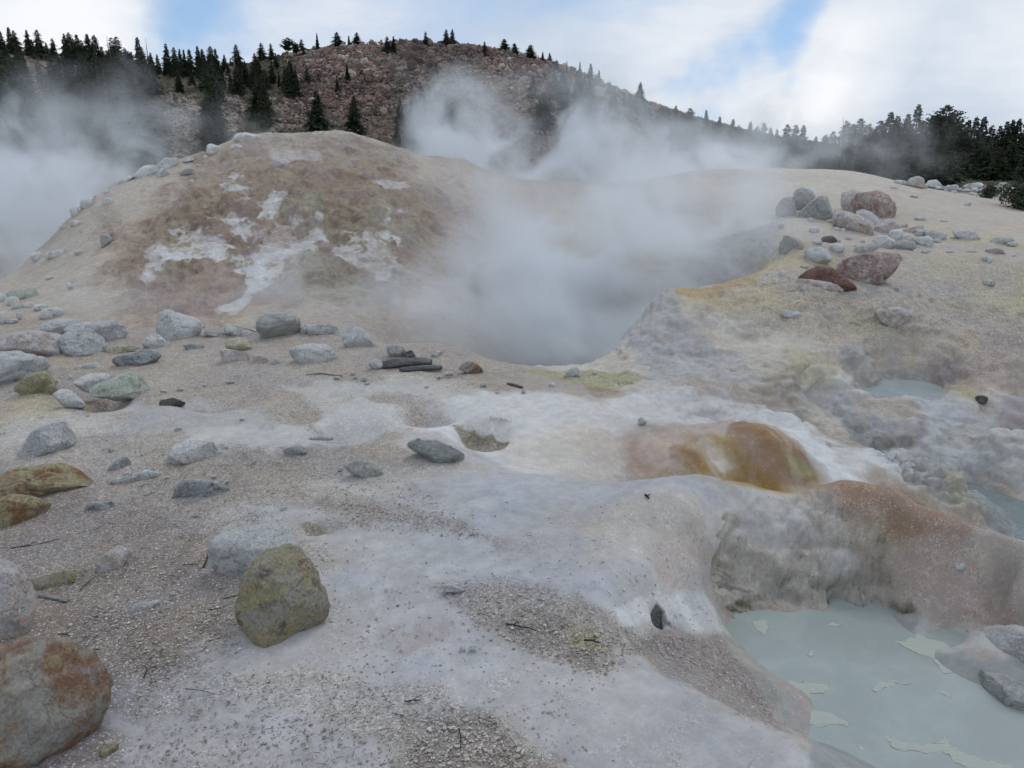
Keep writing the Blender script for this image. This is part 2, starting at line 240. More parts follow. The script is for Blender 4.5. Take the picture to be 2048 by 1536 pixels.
# ------------------------------------------------------------------ where the stones lie (outline, make, label)
def T(s, x0=0, y0=0, k=1.0): a = np.array([float(q) for q in s.replace(',', ' ').split()]).reshape(-1, 2); return a / k + [x0, y0]
ROCKS = """
A|pinkgrey|.8|.6|-80,800 -60,700 20,670 120,640 300,640 420,660 540,700 600,760 612,860 540,910 430,960 350,920 180,850 0,830|large pinkish grey boulder at the left edge beside a rounder grey one
A|grey|.9|.5|605,760 640,690 720,610 850,580 960,600 1050,690 1070,750 1020,830 880,910 760,915 640,870 610,820|rounded grey boulder with a dished top right of the pinkish boulder
A|blue|.9|.3|-200,880 0,835 180,820 330,880 430,960 470,1020 380,1080 200,1140 0,1180 -200,1190|broad smooth blue grey boulder low at the left edge
A|blue|.7|.7|390,640 520,540 620,500 740,520 770,560 690,620 690,690 560,700 480,660|pale banded wedge rock behind the two big left boulders
A|blue|.8|.3|690,570 780,530 1000,530 1150,530 1250,590 1290,660 1200,720 1080,770 900,720 720,660|misty rounded blue grey rock behind the dished boulder
A|blue|.6|.3|840,975 900,945 1000,950 1030,975 1000,1010 870,1020|small flat oval stone in front of the dished boulder
A|slate|.7|.3|1180,930 1210,880 1350,840 1480,815 1600,820 1640,870 1640,920 1500,970 1300,1000 1190,970|smooth dark blue grey slab lying half buried in sand
A|cream|.7|.4|1095,810 1150,765 1250,760 1380,790 1420,820 1260,850 1150,880 1110,860|low cream stone with a yellow side behind the dark slab
A|white|.8|.4|1470,780 1500,680 1560,650 1640,670 1690,740 1750,800 1700,830 1560,815|rounded chalk white rock leaning under the angular grey boulder
P|palegrey|.9|.9|316,660 330,622 352,618 383,636 403,655 406,668 394,684 374,687 345,676 322,668|large angular grey boulder with a pale broken face
P|slate|.6|.4|366,692 378,686 398,688 408,695 404,702 380,702|small dark flat stone at the foot of the angular boulder
A|white|.9|.4|560,1250 620,1210 720,1230 790,1290 850,1390 810,1430 740,1420 640,1340|blue white oblong stone leaning into the yellow hole
A|white|.9|.7|770,1120 800,1080 950,1060 1100,1080 1130,1120 1060,1180 1000,1260 900,1240 800,1170|pale ledge rock overhanging the dark hollow
A|green|.6|.7|900,1190 1060,1150 1140,1110 1250,1060 1380,1110 1500,1200 1480,1260 1310,1345 1150,1310 1050,1270|greenish crumbly rock slab right of the overhanging ledge
A|sulf|.8|.6|170,1250 300,1140 400,1080 520,1040 545,1160 560,1290 420,1320 280,1290|crumbly sulphur yellow lump beside the smooth blue boulder
A|green|.5|.6|80,210 190,190 330,200 370,230 330,300 200,310 90,270|flat green grey rock with white stones in front at far left
B|strata|.9|.6|580,530 600,440 720,430 900,430 1010,480 1030,560 970,650 900,690 720,710 640,650 600,600|big layered grey green boulder at the crater's near rim
B|grey|.6|.6|1030,545 1150,550 1300,570 1420,600 1400,670 1200,655 1090,655|low dark rock shelf right of the layered boulder
B|blue|.9|.7|1480,640 1560,570 1680,580 1760,650 1780,740 1700,790 1560,830 1460,830 1500,760|blue grey boulder at the right end of the rim row
B|palegrey|.6|.4|930,830 1050,770 1150,750 1290,770 1390,850 1400,930 1300,970 1050,990 960,950|flat pale grey oval rock lying in the sand
B|cream|.9|.4|260,740 300,700 400,680 480,710 500,780 540,850 460,870 380,840 280,790|rounded cream rock with a yellow face
B|pinkgrey|.8|.6|220,850 250,800 340,800 440,840 500,900 480,960 400,980 300,960 240,920|mottled mauve grey rock in front of the yellow faced one
B|pinkgrey|.7|.6|540,850 620,860 700,900 700,970 600,970 550,940|small grey rock right of the mottled mauve one
B|grey|.7|.5|725,915 790,905 835,960 780,985 730,975|little grey stone between the mottled rocks and the pale oval
B|white|.6|.5|30,590 200,630 350,670 300,695 150,690 40,650|thin white slab running right from the angular boulder
B|white|.6|.6|250,570 330,530 450,600 640,640 600,675 400,670 280,630|low white crusted rock left of the layered boulder
P|greengrey|.9|.3|772,700 782,690 800,692 812,702 806,716 786,718|rounded greenish stone above the weathered log
P|dark|.7|.5|806,705 820,700 831,708 828,718 812,718|small brown stone touching the rounded greenish one
P|multi|.8|.6|915,735 925,724 945,721 958,735 968,745 958,752 935,743|brown and grey rock right of the weathered log
P|grey|.9|.8|1126,748 1133,736 1155,734 1163,750 1152,762 1130,757|short grey stump shaped rock on the yellow crust
P|blue|.7|.4|736,728 750,718 764,722 766,732 750,740|bluish stone touching the log's left end
P|dark|.8|.6|319,806 332,797 352,797 369,808 366,816 335,817|dark brown knob on the bluish crust
C|grey|.9|.7|110,1180 160,1110 220,1050 330,1015 400,1020 425,1110 415,1165 330,1215 200,1235 120,1225|grey wedge shaped boulder alone at the left
C|rusty|.8|.6|-60,1350 0,1330 130,1270 200,1250 330,1270 500,1300 525,1350 480,1390 420,1400 340,1425 150,1470 60,1440 -60,1400|long flat yellow boulder stained with orange rust
P|rusty|.8|.5|-30,995 30,987 60,1000 92,1028 88,1045 40,1057 -30,1052|smaller yellow rusty boulder just below the long one
C|white|.8|.5|980,1210 1060,1130 1150,1105 1240,1130 1290,1190 1270,1230 1150,1250 1040,1240|whitish half buried rock with a grey cap
C|slate|.7|.8|600,1295 650,1250 720,1215 750,1240 758,1280 690,1298|small dark triangular rock near the yellow boulders
C|white|.5|.5|620,1355 720,1320 850,1300 920,1330 800,1360|thin white flake of rock below the dark triangle
C|slate|.7|.8|1015,1340 1060,1330 1200,1360 1340,1435 1250,1455 1100,1450 1020,1425|dark grey wedge rock lying on brown gravel
C|slate|.6|.5|500,1490 560,1465 650,1480 660,1520 560,1530|dark flat stone sunk below the white flake
C|grey|.6|.5|1790,1095 1850,1088 1960,1105 1940,1118 1830,1112|thin grey sliver of stone on the pale sand
C|grey|.7|.7|1650,1160 1720,1135 1790,1165 1780,1200 1690,1200|small cracked grey rock left of the grey ridge rock
P|strata|.8|.5|812,886 838,875 870,879 900,895 926,915 928,936 900,934 868,926 843,908|long dark grey ridge rock with a yellow foot
P|greengrey|.4|.2|688,930 715,918 745,925 765,945 763,958 725,953|flat pale green disc shaped rock flush with the gravel
D|lichen|.95|.6|1500,270 1560,230 1650,250 1750,300 1830,370 1870,470 1900,560 1907,680 1860,718 1700,725 1600,775 1510,790 1440,710 1385,660 1400,590 1440,480 1460,370|upright pyramid boulder with green yellow patches in the foreground
D|palegrey|.7|.5|1240,270 1330,170 1480,120 1560,130 1690,170 1740,260 1690,380 1600,430 1440,425 1340,380 1260,320|cracked white crusted rock tucked behind the pyramid boulder
D|multi|.9|.6|-140,960 -80,880 0,850 40,800 120,762 260,790 380,860 470,930 560,1020 600,1130 605,1260 520,1360 400,1440 250,1495 130,1495 60,1430 -60,1360 -140,1240|biggest rust streaked boulder in the bottom left corner
D|pinkgrey|.9|.4|-140,320 0,250 60,290 110,400 160,500 180,600 130,720 40,785 -140,720|smooth pinkish brown boulder cut by the left edge
D|pinkgrey|.5|.4|565,345 620,270 700,240 770,280 765,325 690,365 600,378|half buried pinkish stone with a dark notch
D|cream|.5|.5|165,430 200,400 330,395 430,440 400,475 300,490 200,490|flat cream stone above the grey wood chip
D|palegrey|.35|.2|765,580 800,560 930,570 940,590 850,605 770,605|flat pale stone level with the gravel left of the pyramid boulder
D|sulf|.8|.6|580,1420 630,1400 690,1410 690,1450 620,1468 585,1450|small mossy brown lump near the bottom left corner
D|green|.8|.4|-20,1560 0,1512 50,1508 75,1530 70,1580|pale green stone in the extreme bottom left corner
P|palegrey|.6|.3|879,1170 900,1166 930,1178 924,1186 893,1182|lone flat grey stone on the lilac crust
P|grey|.8|.3|918,1300 921,1294 929,1294 931,1302 925,1305|left one of two tiny dark stones on the lilac crust
P|grey|.8|.3|937,1300 940,1292 950,1293 953,1300 946,1306|right one of two tiny dark stones on the lilac crust
P|palegrey|.9|.6|1960,1302 1985,1270 2040,1252 2110,1258 2110,1345 2040,1342 1990,1328|rounded pale grey rock with a dark hole beside the milky pool
P|greengrey|.9|.9|1943,1375 1965,1354 2000,1358 2048,1372 2110,1380 2110,1450 2045,1447 2000,1430 1965,1400|rough green grey rock standing in the milky pool
P|dark|.8|.6|1951,796 1960,790 1974,795 1972,806 1956,806|small dark stone on the far bank right of the small pool
P|grey|.8|.4|1275,838 1285,835 1294,842 1290,850 1280,848|small grey stone on the white slope above the orange mound
E|greengrey|.8|.3|265,270 320,190 400,165 440,175 450,260 475,360 465,390 290,392 278,330|leftmost greenish boulder of the upper right pile
E|greengrey|.8|.4|435,180 450,110 510,80 580,90 665,155 640,200 560,270 470,358 440,300|tall greenish boulder split from its neighbour in the upper right pile
E|greengrey|.8|.4|470,385 570,290 640,200 700,158 770,170 810,240 845,350 845,385 740,438 640,405|broad greenish boulder right of the split in the upper right pile
E|pinkgrey|.8|.3|930,170 960,120 1020,105 1140,115 1130,200 1100,260 1090,345 1000,290 940,230|grey boulder standing behind the round reddish one
E|red|.95|.3|1040,200 1090,150 1180,130 1280,110 1370,140 1450,220 1472,290 1455,390 1350,412 1310,395 1240,340 1100,305 1050,260|largest round reddish boulder on top of the upper right pile
E|palegrey|.8|.3|1080,305 1170,310 1260,350 1320,410 1280,475 1200,445 1110,372|small grey boulder wedged under the reddish one
E|pinkgrey|.9|.4|850,350 900,320 980,315 1100,370 1220,440 1262,540 1200,572 1060,577 985,545 980,490 870,445|long cracked grey boulder lying in front of the pile
E|pinkgrey|.8|.3|1265,530 1290,460 1370,410 1470,400 1530,450 1520,490 1420,555 1300,565|oval mauve grey boulder right of the long cracked one
E|white|.8|.2|1420,565 1440,510 1500,500 1560,530 1560,590 1480,638|round pale cobble right of the oval boulder
E|white|.8|.3|1535,600 1560,565 1620,550 1675,578 1665,618 1570,628|flattened pale cobble beside the round pale cobble
E|pinkgrey|.8|.5|1550,525 1620,480 1740,455 1775,490 1660,550 1570,550|long grey cobble behind the pale cobbles
E|palegrey|.8|.3|1690,550 1730,505 1800,510 1820,560 1760,585|pale cobble right of the long grey cobble
E|palegrey|.7|.6|1790,515 1880,505 1990,545 2005,600 1965,615 1820,575|slab like grey rock at the right end of the cobbles
E|palegrey|.8|.5|1680,600 1800,570 1855,600 1865,665 1780,685 1700,645|squarish grey cobble below the slab like rock
E|greengrey|.8|.7|1480,690 1500,650 1630,620 1685,640 1685,695 1600,748|angular greenish grey rock left of the squarish cobble
E|white|.9|.3|1250,610 1290,575 1400,570 1470,610 1485,685 1400,715 1300,695|rounded white topped rock with a pink underside
E|palegrey|.7|.4|1045,755 1100,690 1200,680 1220,630 1290,650 1305,700 1240,735 1100,770|pale flat rock behind the big red slab
E|palegrey|.8|.5|560,740 580,710 700,690 790,690 835,770 822,815 700,872 620,855 590,800|broad white topped rock above the dark red flap
E|greengrey|.8|.6|300,640 350,570 470,580 540,640 562,705 480,755 400,768 330,742|green grey boulder at the lip of the steaming crater
E|palegrey|.8|.3|820,675 860,650 960,660 975,700 880,755 820,725|small white cobble between the white topped rock and dark rubble
E|dark|.8|.7|730,585 850,570 905,620 850,645 740,625|dark jagged rubble stone in front of the long boulder
E|red|.8|.6|890,960 1000,870 1130,800 1300,760 1400,730 1480,740 1522,830 1510,900 1460,1000 1440,1085 1280,1115 1100,1085 980,1015|large red brown slab leaning in the sand
E|darkred|.6|.6|490,1010 560,920 640,885 760,890 850,960 960,1030 1115,1148 960,1148 900,1090 760,1045 600,1035|dark red sharp edged slab in front of the big red one
E|pinkgrey|.5|.4|450,1070 510,1015 620,1030 780,1045 900,1095 950,1148 780,1140 560,1105|pale worn lower half of the dark red slab
E|white|.8|.3|270,980 300,930 350,920 358,970 310,992|single white stone left of the red slabs
E|palegrey|.6|.4|320,1405 350,1350 420,1345 500,1350 565,1425 470,1415 400,1425|low pale rock with a bite out of its side on the brown slope
E|pinkgrey|.85|.5|1280,1380 1330,1340 1450,1320 1600,1300 1655,1335 1665,1435 1600,1485 1480,1518 1380,1445|wedge of grey rock with an orange right end
G|palegrey|.7|.6|1635,1375 1650,1345 1760,1355 1787,1385 1775,1412 1680,1398|flat grey block on the sandy slope right of the cobbles
G|palegrey|.6|.5|1855,1405 1900,1385 1950,1380 1968,1422 1880,1428|low white rock near the right edge of the sandy slope
G|pinkgrey|.7|.5|1825,1472 1870,1440 1940,1478 1900,1492 1850,1490|small mauve rock below the low white one at right
G|palegrey|.7|.4|1800,1510 1830,1495 1860,1510 1850,1530 1815,1530|tiny grey rock at the right below the small mauve one
F|palegrey|.8|.3|700,992 760,970 840,985 858,1030 760,1010|low pale boulder left of the big one on the right crest
F|pinkgrey|.9|.3|850,1035 870,970 920,935 980,960 1022,1055 930,1050|biggest rounded boulder on the right sand crest
F|palegrey|.8|.5|1050,1035 1080,980 1150,970 1217,1033 1150,1055|white angular boulder right of the biggest crest boulder
F|white|.8|.5|1430,1045 1500,1005 1600,1000 1650,1040 1640,1062 1500,1055|long white boulder behind the shrub on the right crest
F|grey|.8|.4|1780,1033 1800,1000 1870,1000 1882,1042 1820,1045|grey block in the white rubble between the two shrubs
S|white|.8|.4|1360,815 1400,780 1450,775 1500,795 1500,818 1440,832 1380,828|broad white boulder on the left mound's skyline
S|white|.7|.4|1470,800 1510,790 1530,805 1500,822 1470,820|small white stone touching the broad skyline boulder
S|white|.8|.4|1343,862 1370,842 1420,850 1412,872 1360,878|white stone below the broad skyline boulder
S|white|.9|.3|1208,890 1212,860 1232,840 1280,858 1298,888 1240,908|upright white boulder on the left mound's edge
S|white|.8|.5|905,972 970,925 1040,922 1037,950 960,992 920,992|largest long white boulder on the left mound's edge
S|white|.8|.5|783,1025 840,970 910,968 932,1010 840,1043 790,1042|second long white boulder just below the largest one
S|palegrey|.8|.4|910,1025 950,980 995,1020 935,1040|small pale boulder tucked beside the largest long one
S|white|.8|.4|695,1065 730,1030 792,1035 720,1073|white boulder ending the row of long boulders
S|greengrey|.8|.3|1058,1005 1100,978 1135,990 1112,1018 1065,1025|greenish stone just below the skyline stones
S|white|.7|.4|1068,945 1110,925 1142,930 1085,952|flat white stone on the skyline between the boulders
S|greengrey|.9|.3|588,1420 600,1375 640,1368 655,1400 645,1440 600,1445|lone greenish white stone on the left mound's flank
S|white|.6|.4|262,1490 300,1470 400,1458 402,1475 330,1512 275,1515|long flat white stone low on the left mound
"""
FR = dict(P=(0, 0, 1), A=(0, 540, 5.12), B=(400, 540, 5.12), C=(0, 500, 2.926), D=(0, 1011, 2.926), E=(1500, 360, 5.12), F=(1648, 170, 5.12), G=(1348, 0, 2.926), S=(0, 0, 2.926))
SMALL = [("S", "white", "small white stone along the left mound's steaming edge", "small white stones on the left mound", ["610 1100 640 1140", "600 1155 652 1208", "465 1165 545 1230", "410 1205 465 1275", "410 1290 490 1325", "180 1475 250 1530", "435 1460 490 1495", "1105 1050 1140 1072", "545 1135 590 1160", "345 1320 385 1350", "470 1350 485 1358", "430 1408 450 1420", "1190 905 1215 930", "1560 775 1590 790", "1625 780 1650 792", "1820 778 1850 792", "1855 772 1895 790", "1190 1495 1222 1520", "1145 960 1165 972", "1200 960 1215 970", "860 1080 885 1095", "700 1190 715 1200", "640 1455 660 1470"]),
         ("A", "white", "small white stone in the cluster at the far left foot of the mound", "small white stones at the left foot of the mound", ["-20 235 80 330", "60 270 200 362", "120 345 238 398", "258 330 332 382", "340 350 480 412", "400 388 650 492", "-20 420 62 542", "60 500 182 542", "165 430 222 502", "465 55 548 105", "685 122 748 192", "500 510 560 540"]),
         ("E", "palegrey", "small grey stone in the rubble below the upper right boulders", "small stones in the upper right rubble", ["850 480 920 540", "920 490 978 548", "588 385 652 440", "1860 600 1960 640", "1650 672 1750 700", "510 870 600 905", "200 370 290 402", "600 480 720 540", "640 612 735 668", "770 400 900 460", "290 445 350 495", "1545 432 1620 488", "1130 610 1180 640", "900 610 930 640", "900 880 960 925", "890 855 925 880", "380 760 430 785", "590 820 640 850", "1530 980 1555 1015", "160 955 190 980", "1690 375 1800 410", "1435 70 1520 90", "1640 150 1720 180", "490 1180 545 1205", "385 1210 430 1230", "1085 1455 1140 1470", "1750 720 1820 755", "960 575 1050 615", "1060 660 1090 690", "1480 640 1530 665"]),
         ("F", "white", "small white stone in the band of rubble along the right crest", "white rubble stones along the right crest", ["1005 1010 1060 1060", "1200 1035 1250 1070", "1250 1025 1300 1065", "1290 1020 1385 1090", "1370 1055 1420 1090", "1420 1060 1500 1095", "1505 1050 1590 1100", "1470 1010 1540 1060", "1590 1060 1640 1100", "1700 1030 1780 1070", "1745 1035 1830 1085", "1830 1060 1880 1095", "1880 1050 1950 1090", "1900 1080 1960 1110", "1950 1030 2000 1060", "1480 1100 1550 1128", "1300 1080 1360 1110", "1230 1060 1270 1085", "1780 1085 1850 1120", "1860 1100 1930 1125", "1990 1060 2050 1095", "1700 1075 1750 1110", "1140 1040 1200 1070", "1650 1040 1700 1080"]),
         ("G", "palegrey", "small loose stone on the sandy slope at the right", "small stones on the right sandy slope", ["1700 1180 1740 1205", "1390 1140 1425 1155", "1410 1270 1470 1290", "1560 1285 1600 1298", "1620 1385 1680 1402", "1480 1460 1500 1480", "1590 1465 1640 1480", "1710 1465 1770 1478", "1950 1415 2010 1440", "1970 1490 2010 1505", "1960 1390 1990 1410"]),
         ("P", "grey", "small loose stone on the pale ground before the crater rim", "small loose stones on the pale ground", ["862 705 878 714", "870 702 886 709", "872 751 884 758", "888 743 906 752", "848 771 858 779", "858 788 865 792", "1042 778 1052 787", "728 764 740 769", "560 1012 575 1022", "1790 575 1800 582", "1965 560 1990 570", "1975 515 1985 525", "1600 575 1612 583", "150 1048 165 1056", "180 1052 196 1060", "430 1100 440 1106", "470 1110 482 1116", "700 745 712 750", "450 760 470 766", "1910 1125 1930 1140", "340 1185 352 1193", "440 1142 456 1149"])]
# ------------------------------------------------------------------ surface colours laid as ragged patches, some painting shade into hollows
PAL = dict(gravel=(.335, .30, .275), brown=(.235, .20, .18), dkbrown=(.2, .16, .13), lilac=(.405, .40, .41), blue=(.425, .43, .44), white=(.60, .605, .61),  # dark brown paints the shade in the hollow under the ledge
           cream=(.53, .49, .435), sand=(.455, .405, .35), tan=(.385, .34, .30), yel=(.47, .41, .25), sulf=(.38, .355, .17), ochre=(.41, .31, .185), orange=(.34, .225, .095),
           rust=(.25, .155, .095), pink=(.46, .37, .33), red=(.30, .215, .175), mauve=(.36, .29, .27), mud=(.30, .31, .30), dkmud_holeshade=(.17, .175, .165), green=(.36, .375, .33),  # dark mud tone, also painting the shade inside a crust hole
           bmound=(.33, .24, .19), grey=(.36, .36, .35), pale=(.50, .49, .47), olive=(.30, .265, .19), shadow=(.15, .14, .11), milk=(.42, .47, .46))
